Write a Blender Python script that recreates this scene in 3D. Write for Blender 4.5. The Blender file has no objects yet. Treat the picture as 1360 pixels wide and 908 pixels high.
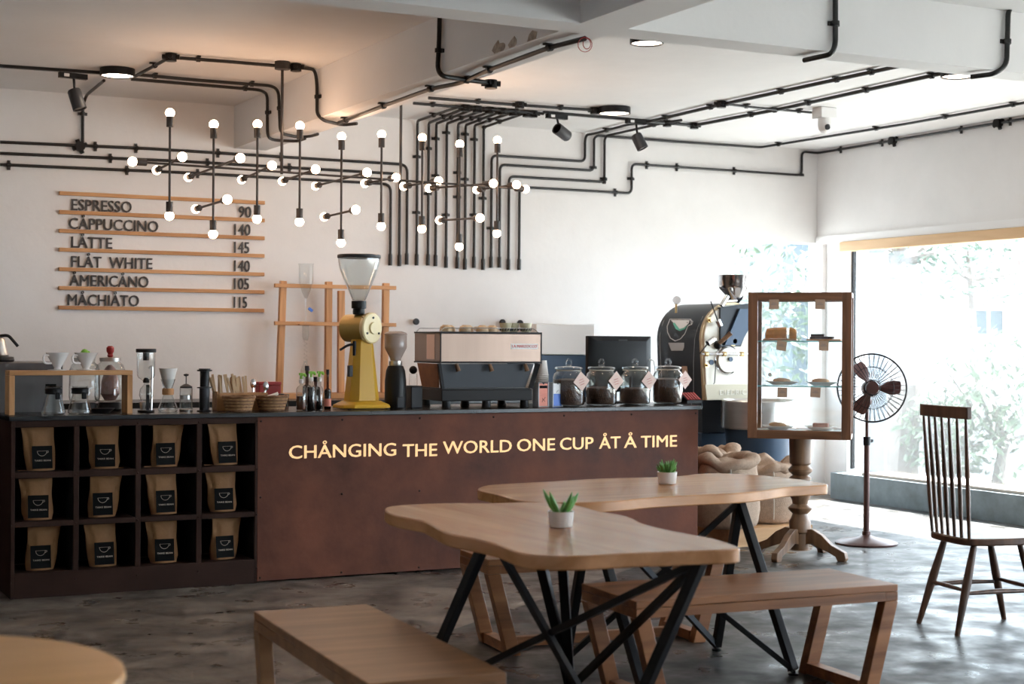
import bpy, bmesh, math, random
from mathutils import Vector, Matrix, noise
random.seed(7)
SC = bpy.context.scene
COL = SC.collection
PI = math.pi
# ------------------------------------------------------------------ camera
FPX, YAW, PITCH, ROLL, H = 2080.0, math.radians(27.05), math.radians(-.02), math.radians(.35), 1.42
FW = Vector((math.sin(YAW)*math.cos(PITCH), math.cos(YAW)*math.cos(PITCH), math.sin(PITCH)))
_r = Vector((math.cos(YAW), -math.sin(YAW), 0)); _u = _r.cross(FW)
RT = _r*math.cos(ROLL)+_u*math.sin(ROLL); UP = _u*math.cos(ROLL)-_r*math.sin(ROLL)
CAM = Vector((0, 0, H))
cd = bpy.data.cameras.new('camera'); co = bpy.data.objects.new('camera', cd); COL.objects.link(co)
m = Matrix((RT, UP, -FW)).transposed().to_4x4(); m.translation = CAM; co.matrix_world = m
cd.sensor_width = 36; cd.lens = FPX/1360*36; cd.clip_end = 200; cd.clip_start = .05
cd.dof.use_dof = True; cd.dof.focus_distance = 9.3; cd.dof.aperture_fstop = 3.2
SC.camera = co
# ------------------------------------------------------------------ light and exposure
w = bpy.data.worlds.new('sky'); SC.world = w; w.use_nodes = True
bg = w.node_tree.nodes['Background']; bg.inputs[0].default_value = (.79, .90, 1, 1); bg.inputs[1].default_value = 6.5
sd = bpy.data.lights.new('sun', 'SUN'); sd.energy = 42; sd.angle = math.radians(1.5); sd.color = (1, .96, .9)
so = bpy.data.objects.new('sun', sd); COL.objects.link(so)
so.rotation_euler = Vector((-.62, -.12, -.86)).to_track_quat('-Z', 'Y').to_euler(); so.location = (15, 8, 12)
SC.view_settings.view_transform = 'Standard'; SC.view_settings.look = 'None'; SC.view_settings.gamma = 1
SC.view_settings.use_curve_mapping = False; SC.view_settings.exposure = .8
SC.cycles.use_denoising = True
SC.cycles.max_bounces = 10; SC.cycles.diffuse_bounces = 6; SC.cycles.glossy_bounces = 4; SC.cycles.transparent_max_bounces = 24
SC.cycles.sample_clamp_indirect = 12; SC.cycles.caustics_reflective = False; SC.cycles.caustics_refractive = False
# ------------------------------------------------------------------ room constants
YB, XR, ZC, ZB = 11.82, 9.25, 3.235, 2.905       # back wall, right wall, ceiling, beam underside
XG = 9.42                                          # window glass plane
CX0, CX1, CY0, CY1 = 3.60, 3.86, 6.37, 6.57       # beams
CF, ZW = 8.82, .996                                # counter front, worktop top
def ray(px, py): return FW + RT*((px-680)/FPX) - UP*((py-454)/FPX)
def aZ(px, py, z=0): d = ray(px, py); return CAM + d*((z-H)/d.z)
def aY(px, py, y): d = ray(px, py); return CAM + d*(y/d.y)
def aX(px, py, x): d = ray(px, py); return CAM + d*(x/d.x)
def sc_at(p): return (Vector(p)-CAM).dot(FW)/FPX   # metres per pixel of the frame at a point
# ------------------------------------------------------------------ materials
M = {}
def mat(name, col, rough=.5, metal=0, var=0, vs=8, bump=0, bs=40, stretch=None, emis=0, ecol=None, spec=.5, rvar=0, trans=None, col2=None):
    m = bpy.data.materials.new(name); m.use_nodes = True; nt = m.node_tree; N, L = nt.nodes, nt.links
    b = N['Principled BSDF']; b.inputs['Base Color'].default_value = (*col, 1); b.inputs['Roughness'].default_value = rough
    b.inputs['Metallic'].default_value = metal; b.inputs['Specular IOR Level'].default_value = spec
    if emis: b.inputs['Emission Color'].default_value = (*(ecol or col), 1); b.inputs['Emission Strength'].default_value = emis
    if var or bump or rvar:
        tc = N.new('ShaderNodeTexCoord'); mp = N.new('ShaderNodeMapping'); L.new(tc.outputs['Object'], mp.inputs[0])
        if stretch: mp.inputs['Scale'].default_value = stretch
    if var or rvar:
        nz = N.new('ShaderNodeTexNoise'); nz.inputs['Scale'].default_value = vs; nz.inputs['Detail'].default_value = 6; nz.inputs['Roughness'].default_value = .6
        L.new(mp.outputs[0], nz.inputs['Vector'])
        if var:
            cr = N.new('ShaderNodeValToRGB'); cr.color_ramp.elements[0].position = .3; cr.color_ramp.elements[1].position = .7
            c2 = col2 or tuple(min(1, c*(1+var)) for c in col)
            cr.color_ramp.elements[0].color = (*[c*(1-var) for c in col], 1); cr.color_ramp.elements[1].color = (*c2, 1)
            L.new(nz.outputs['Fac'], cr.inputs[0]); L.new(cr.outputs[0], b.inputs['Base Color'])
        if rvar:
            mr = N.new('ShaderNodeMapRange'); mr.inputs['From Min'].default_value = .35; mr.inputs['From Max'].default_value = .65
            mr.inputs['To Min'].default_value = rough-rvar; mr.inputs['To Max'].default_value = rough+rvar
            L.new(nz.outputs['Fac'], mr.inputs['Value']); L.new(mr.outputs[0], b.inputs['Roughness'])
    if bump:
        n2 = N.new('ShaderNodeTexNoise'); n2.inputs['Scale'].default_value = bs; n2.inputs['Detail'].default_value = 4
        L.new(mp.outputs[0], n2.inputs['Vector']); bp = N.new('ShaderNodeBump'); bp.inputs['Strength'].default_value = bump; bp.inputs['Distance'].default_value = .01
        L.new(n2.outputs['Fac'], bp.inputs['Height']); L.new(bp.outputs[0], b.inputs['Normal'])
    M[name] = m; return m
def wood(name, c1, c2, rough=.4, axis=0, scale=6):
    m = bpy.data.materials.new(name); m.use_nodes = True; nt = m.node_tree; N, L = nt.nodes, nt.links
    b = N['Principled BSDF']; b.inputs['Roughness'].default_value = rough
    tc = N.new('ShaderNodeTexCoord'); mp = N.new('ShaderNodeMapping'); L.new(tc.outputs['Object'], mp.inputs[0])
    s = [9, 9, 9]; s[axis] = .8; mp.inputs['Scale'].default_value = s
    nz = N.new('ShaderNodeTexNoise'); nz.inputs['Scale'].default_value = scale/3; nz.inputs['Detail'].default_value = 8; nz.inputs['Distortion'].default_value = .8
    L.new(mp.outputs[0], nz.inputs['Vector']); cr = N.new('ShaderNodeValToRGB')
    cr.color_ramp.elements[0].position = .32; cr.color_ramp.elements[1].position = .68
    cr.color_ramp.elements[0].color = (*c1, 1); cr.color_ramp.elements[1].color = (*c2, 1)
    L.new(nz.outputs['Fac'], cr.inputs[0]); L.new(cr.outputs[0], b.inputs['Base Color'])
    bp = N.new('ShaderNodeBump'); bp.inputs['Strength'].default_value = .12; bp.inputs['Distance'].default_value = .004
    L.new(nz.outputs['Fac'], bp.inputs['Height']); L.new(bp.outputs[0], b.inputs['Normal'])
    M[name] = m; return m
def glass(name, tint=(1, 1, 1), refl=1.0, haze=0, hazecol=(1, 1, 1)):
    m = bpy.data.materials.new(name); m.use_nodes = True; nt = m.node_tree; N, L = nt.nodes, nt.links
    for n in list(N):
        if n.type == 'BSDF_PRINCIPLED': N.remove(n)
    out = [n for n in N if n.type == 'OUTPUT_MATERIAL'][0]
    t = N.new('ShaderNodeBsdfTransparent'); t.inputs[0].default_value = (*tint, 1)
    g = N.new('ShaderNodeBsdfGlossy'); g.inputs['Roughness'].default_value = .03
    lw = N.new('ShaderNodeLayerWeight'); lw.inputs[0].default_value = .5
    pw = N.new('ShaderNodeMath'); pw.operation = 'POWER'; pw.inputs[1].default_value = 4; L.new(lw.outputs['Facing'], pw.inputs[0])
    mm = N.new('ShaderNodeMath'); mm.operation = 'MULTIPLY_ADD'; mm.inputs[1].default_value = .8*refl; mm.inputs[2].default_value = .03*refl; L.new(pw.outputs[0], mm.inputs[0])
    mx = N.new('ShaderNodeMixShader'); L.new(mm.outputs[0], mx.inputs[0]); L.new(t.outputs[0], mx.inputs[1]); L.new(g.outputs[0], mx.inputs[2])
    last = mx
    if haze:
        d = N.new('ShaderNodeBsdfTranslucent'); d.inputs[0].default_value = (*hazecol, 1)
        m2 = N.new('ShaderNodeMixShader'); m2.inputs[0].default_value = haze; L.new(mx.outputs[0], m2.inputs[1]); L.new(d.outputs[0], m2.inputs[2]); last = m2
    L.new(last.outputs[0], out.inputs[0]); M[name] = m; return m
mat('wall', (.80, .79, .785), .75, var=.03, vs=3, bump=.12, bs=25)
mat('ceiling', (.80, .795, .79), .8, var=.03, vs=2, bump=.1, bs=20)
mat('white_paint', (.85, .85, .85), .5)
mat('kerb', (.16, .20, .22), .5, var=.35, vs=5, rvar=.1)
mat('sill_wood', (.30, .25, .21), .5, var=.2, vs=4)
mat('plaster_chip', (.42, .36, .3), .9, var=.4, vs=30)
mat('concrete_out', (.22, .22, .21), .8, var=.1, vs=2)
wood('table_wood', (.42, .18, .065), (.64, .31, .13), .26, 0, 4)
wood('table_wood_near', (.42, .18, .07), (.62, .30, .135), .26, 1, 4)
wood('bench_wood', (.17, .06, .02), (.38, .155, .06), .35, 0, 5)
wood('bench_wood_side', (.20, .085, .032), (.34, .16, .07), .38, 1, 5)
wood('stool_wood', (.56, .26, .07), (.70, .36, .12), .4, 0, 3)
wood('pine', (.42, .19, .065), (.66, .35, .15), .5, 2, 6)
wood('pine_x', (.42, .19, .065), (.66, .35, .15), .5, 0, 6)
wood('header_wood', (.66, .42, .22), (.78, .53, .3), .5, 1, 4)
wood('walnut', (.10, .04, .018), (.30, .135, .065), .4, 2, 5)
wood('walnut_x', (.10, .04, .018), (.30, .135, .065), .4, 0, 5)
wood('turned_wood', (.10, .05, .025), (.25, .135, .07), .4, 2, 5)
wood('chair_wood', (.05, .022, .013), (.15, .07, .04), .35, 2, 6)
wood('crate_wood', (.5, .27, .12), (.66, .4, .2), .6, 0, 5)
mat('rusty_steel', (.105, .032, .018), .58, 0, var=.4, col2=(.19, .065, .038), vs=2.2, bump=.12, bs=30, rvar=.1, spec=.2)
mat('counter_frame', (.035, .016, .011), .65, var=.25, vs=3, spec=.15)
mat('steel_dark', (.16, .155, .155), .4, 1, var=.1, vs=2, stretch=(6, 1, .3))
mat('stirrer_wood', (.55, .38, .22), .7)
mat('wicker_light', (.42, .23, .10), .6, var=.3, vs=40)
mat('cubby_black', (.008, .009, .011), .8, spec=.2)
mat('worktop', (.014, .016, .019), .25, var=.2, vs=10)
mat('black_metal', (.012, .012, .014), .4, .6)
mat('black_paint', (.018, .017, .018), .45, spec=.22)
mat('conduit', (.016, .016, .017), .38, .2)
mat('black_plastic', (.012, .012, .013), .4, spec=.22)
mat('dark_plastic', (.04, .042, .047), .4, spec=.22)
mat('monitor_black', (.010, .011, .013), .45, spec=.22)
mat('slate', (.055, .062, .075), .5)
mat('steel', (.62, .60, .58), .28, 1, var=.06, vs=3, stretch=(1, 1, 14))
mat('steel_brushed', (.32, .235, .19), .36, 1, var=.07, vs=1.6, stretch=(6, 1, .3))
mat('chrome', (.75, .75, .77), .12, 1)
mat('brass', (.66, .47, .22), .3, 1)
mat('kraft', (.30, .145, .055), .7, var=.10, vs=20, bump=.3, bs=30)
mat('label_black', (.006, .006, .006), .7, spec=.1)
mat('label_print', (.55, .45, .36), .6)
mat('letter_dark', (.025, .024, .026), .5)
mat('letter_lit', (.90, .62, .30), .5, emis=.35, ecol=(1, .60, .28))
mat('bulb', (1, .9, .8), .3, emis=24, ecol=(1, .62, .39))
mat('led', (1, 1, 1), .3, emis=14, ecol=(1, .80, .62))
mat('socket', (.028, .025, .025), .45)
mat('ceramic', (.78, .76, .74), .25)
mat('yellow', (.60, .34, .03), .3, spec=.3)
mat('yellow_face', (.80, .66, .36), .35)
mat('yellow_dark', (.40, .27, .07), .3, .3)
mat('wicker', (.22, .105, .045), .6, var=.3, vs=40)
mat('paper', (.82, .78, .74), .7)
mat('paper_pink', (.80, .60, .53), .7)
mat('ink_red', (.60, .07, .06), .6)
mat('plate_white', (.93, .92, .90), .5)
mat('ink_grey', (.2, .2, .22), .6)
mat('tag_tan', (.52, .36, .26), .7)
mat('beans', (.10, .038, .018), .4, var=.8, vs=160, bump=.9, bs=170)
mat('card_pink', (.78, .26, .18), .5)
mat('card_blue', (.03, .15, .62), .4)
mat('purple', (.05, .03, .16), .5)
mat('green', (.22, .50, .05), .5)
mat('cactus', (.12, .32, .06), .6)
mat('leaf', (.10, .22, .05), .6, var=.4, vs=20)
mat('soil', (.06, .04, .03), .9)
mat('red', (.40, .02, .02), .4)
mat('syrup', (.14, .05, .03), .2)
mat('dark_liquid', (.015, .008, .006), .15)
mat('burlap', (.40, .28, .20), .9, var=.15, vs=60, bump=.6, bs=160)
mat('twine', (.55, .48, .4), .9)
mat('roaster_black', (.028, .035, .046), .35, spec=.22, var=.1, vs=3)
mat('roaster_cream', (.80, .76, .66), .4)
mat('roaster_tan', (.58, .52, .38), .45)
mat('roaster_trim', (.55, .42, .26), .4, .5)
mat('blue_steel', (.02, .045, .085), .4, .2)
mat('decal_white', (.85, .86, .88), .5)
mat('decal_green', (.12, .50, .38), .5)
mat('decal_grey', (.5, .52, .55), .5)
mat('bread', (.62, .26, .06), .7, var=.25, vs=30, bump=.4, bs=60)
mat('pastry', (.62, .38, .22), .7, var=.2, vs=30)
mat('brownie', (.05, .03, .03), .6, var=.5, vs=40)
mat('pink_cake', (.45, .25, .22), .6, var=.3, vs=30)
mat('glaze_green', (.56, .52, .36), .35, var=.15, vs=30)
mat('cup_tan', (.62, .44, .27), .45, var=.25, vs=20)
mat('fan_brown', (.08, .035, .03), .35, .3)
mat('fan_blade', (.11, .04, .035), .4)
mat('hopper_smoke', (.38, .30, .27), .2)
glass('glass', (.96, .97, .97), 1.6)
glass('glass_jar', (.93, .95, .95), 1.9)
glass('glass_smoke', (.55, .48, .45), 1.2)
glass('glass_shelf', (.90, .98, .97), 1)
mat('glass_edge', (.22, .62, .58), .2)
glass('window_glass', (.97, .99, 1), .7, haze=.012, hazecol=(.9, .97, 1))
mat('facade', (.42, .43, .44), .8, var=.04, vs=.6)
mat('facade_grey', (.08, .10, .12), .8)
mat('outside_glass', (.03, .045, .055), .5, spec=.1)
mat('roof_red', (.2, .07, .07), .7)
mat('bark', (.14, .12, .11), .9, var=.3, vs=8)
mat('leaf_out', (.028, .055, .03), .6, var=.5, vs=3)
mat('leaf_pale', (.045, .075, .035), .6, var=.4, vs=3)
mat('orange_wood', (.22, .075, .02), .5, var=.3, vs=10)
def floor_mat():
    m = mat('floor', (.085, .088, .09), .3, spec=.38); nt = m.node_tree; N, L = nt.nodes, nt.links; b = N['Principled BSDF']
    tc = N.new('ShaderNodeTexCoord'); a = N.new('ShaderNodeTexNoise'); a.inputs['Scale'].default_value = 2.6; a.inputs['Detail'].default_value = 9; a.inputs['Roughness'].default_value = .68; a.inputs['Distortion'].default_value = .6
    L.new(tc.outputs['Object'], a.inputs['Vector'])
    cr = N.new('ShaderNodeValToRGB'); cr.color_ramp.elements[0].position = .36; cr.color_ramp.elements[1].position = .66
    cr.color_ramp.elements[0].color = (.018, .018, .019, 1); cr.color_ramp.elements[1].color = (.10, .096, .09, 1)
    L.new(a.outputs['Fac'], cr.inputs[0])
    # paler, warmer floor colour on the counter side of a straight diagonal line
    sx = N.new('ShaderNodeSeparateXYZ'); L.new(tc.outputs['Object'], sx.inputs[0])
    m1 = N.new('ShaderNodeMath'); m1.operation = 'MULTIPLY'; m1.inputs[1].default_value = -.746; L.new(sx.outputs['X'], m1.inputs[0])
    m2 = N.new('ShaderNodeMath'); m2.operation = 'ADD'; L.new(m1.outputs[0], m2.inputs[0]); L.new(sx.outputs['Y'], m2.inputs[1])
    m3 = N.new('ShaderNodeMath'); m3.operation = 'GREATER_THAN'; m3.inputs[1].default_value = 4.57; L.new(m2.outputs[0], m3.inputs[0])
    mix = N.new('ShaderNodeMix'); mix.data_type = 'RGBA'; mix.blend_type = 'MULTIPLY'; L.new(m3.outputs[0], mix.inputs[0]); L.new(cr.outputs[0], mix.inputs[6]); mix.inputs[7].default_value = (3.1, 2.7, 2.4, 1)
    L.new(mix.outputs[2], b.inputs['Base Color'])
    mp = N.new('ShaderNodeMapping'); mp.inputs['Rotation'].default_value = (0, 0, .46); mp.inputs['Scale'].default_value = (1, 1, 1); L.new(tc.outputs['Object'], mp.inputs[0])
    n2 = N.new('ShaderNodeTexNoise'); n2.inputs['Scale'].default_value = 4; n2.inputs['Detail'].default_value = 6; n2.inputs['Roughness'].default_value = .55; L.new(mp.outputs[0], n2.inputs['Vector'])
    mr = N.new('ShaderNodeMapRange'); mr.inputs['From Min'].default_value = .35; mr.inputs['From Max'].default_value = .65; mr.inputs['To Min'].default_value = .22; mr.inputs['To Max'].default_value = .6
    L.new(n2.outputs['Fac'], mr.inputs['Value']); L.new(mr.outputs[0], b.inputs['Roughness'])
    bp = N.new('ShaderNodeBump'); bp.inputs['Strength'].default_value = .035; bp.inputs['Distance'].default_value = .01; L.new(n2.outputs['Fac'], bp.inputs['Height']); L.new(bp.outputs[0], b.inputs['Normal'])
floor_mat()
# ------------------------------------------------------------------ mesh helpers
def V(p): return Vector(p)
class MB:
    def __init__(s): s.v = []; s.f = []; s.mi = []; s.cur = 0
    def add(s, vs, fs):
        o = len(s.v); s.v += [Vector(v) for v in vs]
        for f in fs: s.f.append([i+o for i in f]); s.mi.append(s.cur)
        return s
    def bx(s, x0, x1, y0, y1, z0, z1):
        return s.add([(x0,y0,z0),(x1,y0,z0),(x1,y1,z0),(x0,y1,z0),(x0,y0,z1),(x1,y0,z1),(x1,y1,z1),(x0,y1,z1)],
                     [(3,2,1,0),(4,5,6,7),(0,1,5,4),(1,2,6,5),(2,3,7,6),(3,0,4,7)])
    def bar(s, p, q, w, h=None, up=(0,0,1)):
        p, q = V(p), V(q); h = h or w; d = (q-p).normalized(); u = V(up)
        if abs(d.dot(u)) > .98: u = Vector((0,1,0))
        a = d.cross(u).normalized(); b = a.cross(d)
        c = [a*(-w/2)-b*(h/2), a*(w/2)-b*(h/2), a*(w/2)+b*(h/2), a*(-w/2)+b*(h/2)]
        return s.add([p+k for k in c]+[q+k for k in c], [(3,2,1,0),(4,5,6,7),(0,1,5,4),(1,2,6,5),(2,3,7,6),(3,0,4,7)])
    def cyl(s, p, q, r1, r2=None, n=16, cap=True):
        p, q = V(p), V(q); r2 = r1 if r2 is None else r2; d = (q-p).normalized()
        a = d.orthogonal().normalized(); b = d.cross(a)
        vs = [p+(a*math.cos(t)+b*math.sin(t))*r1 for t in [2*PI*i/n for i in range(n)]]+[q+(a*math.cos(t)+b*math.sin(t))*r2 for t in [2*PI*i/n for i in range(n)]]
        fs = [(i,(i+1)%n,n+(i+1)%n,n+i) for i in range(n)]
        if cap: fs += [tuple(range(n-1,-1,-1)), tuple(range(n,2*n))]
        return s.add(vs, fs)
    def tube(s, path, r, n=8, cap=True):
        P = [V(p) for p in path]; Q = [P[0]]
        for p in P[1:]:
            if (p-Q[-1]).length > 1e-5: Q.append(p)
        P = Q; rs = r if isinstance(r, (list, tuple)) else [r]*len(P)
        d0 = (P[1]-P[0]).normalized(); a = d0.orthogonal().normalized(); vs = []
        for i, p in enumerate(P):
            d = (P[min(i+1,len(P)-1)]-P[max(i-1,0)]).normalized(); a = (a-d*a.dot(d))
            a = a.normalized() if a.length > 1e-6 else d.orthogonal().normalized(); b = d.cross(a)
            vs += [p+(a*math.cos(2*PI*k/n)+b*math.sin(2*PI*k/n))*rs[i] for k in range(n)]
        fs = [(i*n+k, i*n+(k+1)%n, (i+1)*n+(k+1)%n, (i+1)*n+k) for i in range(len(P)-1) for k in range(n)]
        if cap: fs += [tuple(range(n-1,-1,-1)), tuple((len(P)-1)*n+k for k in range(n))]
        return s.add(vs, fs)
    def lathe(s, prof, c=(0,0,0), n=24, axis=None, wob=0, seed=0):
        c = V(c); vs = []; R = Vector((0,0,1)).rotation_difference(V(axis)) if axis else None
        for r, z in prof:
            for k in range(n):
                t = 2*PI*k/n; p = Vector((r*math.cos(t), r*math.sin(t), z))
                if R: p = R @ p
                vs.append(c+p)
        m = len(prof); fs = [(i*n+k, i*n+(k+1)%n, (i+1)*n+(k+1)%n, (i+1)*n+k) for i in range(m-1) for k in range(n)]
        if prof[0][0] > 1e-6: pass
        if prof[0][0] > 1e-6 and getattr(s, 'capped', True): fs.append(tuple(range(n-1,-1,-1)))
        if prof[-1][0] > 1e-6 and getattr(s, 'capped', True): fs.append(tuple((m-1)*n+k for k in range(n)))
        return s.add(vs, fs)
    def shell(s, prof, c=(0,0,0), n=24, th=.003, axis=None):      # an open vessel with a wall thickness
        pr = list(prof)+[(max(r-th, .0005), z) for r, z in reversed(prof)]
        pr[len(prof):] = [(max(r-th, .0005), z if i < len(prof)-1 else z+th) for i, (r, z) in enumerate(reversed(prof))]
        s.capped = True; return s.lathe(pr, c, n, axis)
    def sph(s, c, r, n=16, sc=(1,1,1)):
        c = V(c); m = n//2; vs = []; 
        for i in range(m+1):
            a = PI*i/m
            for k in range(n):
                t = 2*PI*k/n; vs.append(c+Vector((math.sin(a)*math.cos(t)*r*sc[0], math.sin(a)*math.sin(t)*r*sc[1], -math.cos(a)*r*sc[2])))
        return s.add(vs, [(i*n+k, i*n+(k+1)%n, (i+1)*n+(k+1)%n, (i+1)*n+k) for i in range(m) for k in range(n)])
    def prism(s, pts, z0, z1, flip=False):
        n = len(pts); vs = [(x,y,z0) for x,y in pts]+[(x,y,z1) for x,y in pts]
        return s.add(vs, [tuple(range(n-1,-1,-1)), tuple(range(n,2*n))]+[(i,(i+1)%n,n+(i+1)%n,n+i) for i in range(n)])
    def extr(s, pts, d):                                           # polygon of 3-D points pushed along d
        n = len(pts); d = V(d); return s.add([V(p) for p in pts]+[V(p)+d for p in pts], [tuple(range(n-1,-1,-1)), tuple(range(n,2*n))]+[(i,(i+1)%n,n+(i+1)%n,n+i) for i in range(n)])
    def ring(s, c, ax, R, r, n=32, k=6, a0=0, a1=2*PI):
        ax = V(ax).normalized(); a = ax.orthogonal().normalized(); b = ax.cross(a); full = abs(a1-a0-2*PI) < 1e-3
        pts = [V(c)+(a*math.cos(a0+(a1-a0)*i/n)+b*math.sin(a0+(a1-a0)*i/n))*R for i in range(n+1)]
        return s.tube(pts, r, k, cap=not full)
    def xf(s, mtx):
        s.v = [mtx @ v for v in s.v]; return s
    def build(s, name, m, parent=None, world=False, bevel=0, smooth=35, seg=2, subsurf=0):
        me = bpy.data.meshes.new(name); o = bpy.data.objects.new(name, me)
        vs = s.v
        if world and parent:
            inv = parent.matrix_basis.inverted()
            if parent.parent: inv = (parent.parent.matrix_basis @ parent.matrix_basis).inverted()
            vs = [inv @ v for v in vs]
        me.from_pydata([tuple(v) for v in vs], [], s.f)
        ms = m if isinstance(m, (list, tuple)) else [m]
        for x in ms: me.materials.append(M[x])
        if len(ms) > 1: me.polygons.foreach_set('material_index', s.mi)
        bm = bmesh.new(); bm.from_mesh(me); bmesh.ops.recalc_face_normals(bm, faces=bm.faces); bm.to_mesh(me); bm.free()
        me.polygons.foreach_set('use_smooth', [True]*len(me.polygons)); me.set_sharp_from_angle(angle=math.radians(smooth))
        COL.objects.link(o)
        if parent: o.parent = parent
        if bevel:
            b = o.modifiers.new('bevel', 'BEVEL'); b.width = bevel; b.segments = seg; b.limit_method = 'ANGLE'; b.angle_limit = math.radians(40); b.harden_normals = False
        if subsurf:
            b = o.modifiers.new('sub', 'SUBSURF'); b.levels = subsurf; b.render_levels = subsurf
        return o
def tag(o, label, cat, group=None, kind=None):
    if label: o['label'] = label
    if cat: o['category'] = cat
    if group: o['group'] = group
    if kind: o['kind'] = kind
    return o
def thing(name, label, cat, loc=(0,0,0), rz=0, group=None):
    o = bpy.data.objects.new(name, None); COL.objects.link(o); o.location = loc; o.rotation_euler = (0,0,rz); o.empty_display_size = .1
    o.matrix_basis  # rotation settled
    return tag(o, label, cat, group)
def struct(o, label=None, cat=None): o['kind'] = 'structure'; 
def st(name, m, mb, bevel=0, label=None):
    o = mb.build(name, m, bevel=bevel); o['kind'] = 'structure'
    o['category'] = name.split('_')[0]
    o['label'] = label or name.replace('_', ' ')
    return o
def dup(root, loc, rz=None, label=None, group=None):
    def cp(o, par):
        c = o.copy(); COL.objects.link(c)
        if par: c.parent = par
        for ch in list(o.children): cp(ch, c)
        return c
    r = cp(root, None); r.location = loc
    if rz is not None: r.rotation_euler = (0,0,rz)
    if label: r['label'] = label
    if group: r['group'] = group
    return r
def fillet(pts, r=.05, n=5):
    P = [V(p) for p in pts]; out = [P[0]]
    for i in range(1, len(P)-1):
        a, b, c = P[i-1], P[i], P[i+1]; l = min(r, (a-b).length*.48, (c-b).length*.48)
        if l < 1e-4: continue
        p0 = b+(a-b).normalized()*l; p2 = b+(c-b).normalized()*l
        for k in range(n+1):
            t = k/n; out.append(p0*(1-t)**2+b*2*t*(1-t)+p2*t*t)
    out.append(P[-1]); return out
def text_mesh(name, txt, m, parent, mtx, width=None, height=None, ext=.004, offset=0, align='LEFT', spacing=1.0, bold=0):
    cu = bpy.data.curves.new(name, 'FONT'); cu.body = txt; cu.size = 1; cu.extrude = 0; cu.offset = offset; cu.space_character = spacing; cu.resolution_u = 3
    o = bpy.data.objects.new(name, cu); COL.objects.link(o)
    dg = bpy.context.evaluated_depsgraph_get(); dg.update(); me = bpy.data.meshes.new_from_object(o.evaluated_get(dg))
    bpy.data.objects.remove(o); bpy.data.curves.remove(cu)
    xs = [v.co.x for v in me.vertices]; ys = [v.co.y for v in me.vertices]
    x0, x1 = min(xs), max(xs); sx = width/(x1-x0) if width else None
    cap = .729  # cap height of the built-in face
    sy = height/cap if height else sx
    if sx is None: sx = sy
    ox = {'LEFT': x0, 'CENTER': (x0+x1)/2, 'RIGHT': x1}[align]
    bm = bmesh.new(); bm.from_mesh(me)
    ret = bmesh.ops.extrude_face_region(bm, geom=list(bm.faces)); 
    for v in [g for g in ret['geom'] if isinstance(g, bmesh.types.BMVert)]: v.co.z += 1
    zs = ext
    for v in bm.verts: v.co = Vector(((v.co.x-ox)*sx, v.co.y*sy, v.co.z*zs))
    if bold:
        g = bmesh.ops.duplicate(bm, geom=list(bm.verts)+list(bm.edges)+list(bm.faces))
        for v in [q for q in g['geom'] if isinstance(q, bmesh.types.BMVert)]: v.co += Vector((bold, bold*.6, .0002))
    bmesh.ops.transform(bm, matrix=mtx, verts=bm.verts); bmesh.ops.recalc_face_normals(bm, faces=bm.faces)
    bm.to_mesh(me); bm.free(); me.materials.clear(); me.materials.append(M[m]); me.name = name
    o = bpy.data.objects.new(name, me); COL.objects.link(o)
    if parent: o.parent = parent
    return o
def facing(loc, rz=0, tilt=0):       # text standing up, readable from -Y when rz is 0
    return Matrix.Translation(V(loc)) @ Matrix.Rotation(rz, 4, 'Z') @ Matrix.Rotation(PI/2, 4, 'X') @ Matrix.Rotation(tilt, 4, 'Z')
# ================================================================== THE SETTING
XL, YF = -2.5, -3.0
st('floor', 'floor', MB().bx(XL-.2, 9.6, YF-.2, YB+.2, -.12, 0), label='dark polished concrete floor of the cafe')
st('ceiling', 'ceiling', MB().bx(XL-.2, 9.8, YF-.2, YB+.2, ZC, ZC+.15), label='white plastered ceiling slab')
bwx0, bwx1, bwz0, bwz1 = 8.28, 9.31, 1.02, 2.36
mb = MB(); mb.bx(XL-.2, bwx0, YB, YB+.2, 0, ZC); mb.bx(bwx1, 9.8, YB, YB+.2, 0, ZC); mb.bx(bwx0, bwx1, YB, YB+.2, bwz1, ZC); mb.bx(bwx0, bwx1, YB, YB+.2, 0, bwz0)
st('wall_back', 'wall', mb, label='white back wall behind the counter')
st('wall_left', 'wall', MB().bx(XL-.2, XL, YF-.2, YB, 0, ZC), label='white left wall')
st('wall_front', 'wall', MB().bx(XL, 9.6, YF-.2, YF, 0, ZC), label='white front wall')
hy = aX(1118, 325, XR).y
zt = 2.42
st('wall_right', 'wall', MB().bx(XR, XR+.35, YF, YB, zt, ZC), label='white right wall above the window band')
gy = aX(1133, 400, XG).y
st('wall_right_pier', 'wall', MB().bx(XG-.06, XG+.18, gy, YB, 0, zt), label='white pier in the back right corner')
st('trim_1', 'white_paint', MB().bx(XR-.015, XR+.35, YF, YB, 2.355, zt), label='white lintel strip above the wooden header')
st('trim_2', 'header_wood', MB().bx(XR-.03, XR+.05, YF, hy, 2.262, 2.352), bevel=.003, label='pale wooden header board along the window head')
st('trim_3', 'kerb', MB().bx(9.16, 9.5, YF, aX(1103, 640, 9.16).y, 0, .235), label='dark concrete kerb below the window')
st('trim_4', 'sill_wood', MB().bx(9.20, 9.5, YF, 11.1, .235, .262), bevel=.003, label='pale sill board on the kerb')
st('trim_5', 'black_paint', MB().bx(XG-.02, XG+.02, gy-.02, gy, .26, 2.36), label='dark green edge strip of the window glass')
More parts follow.
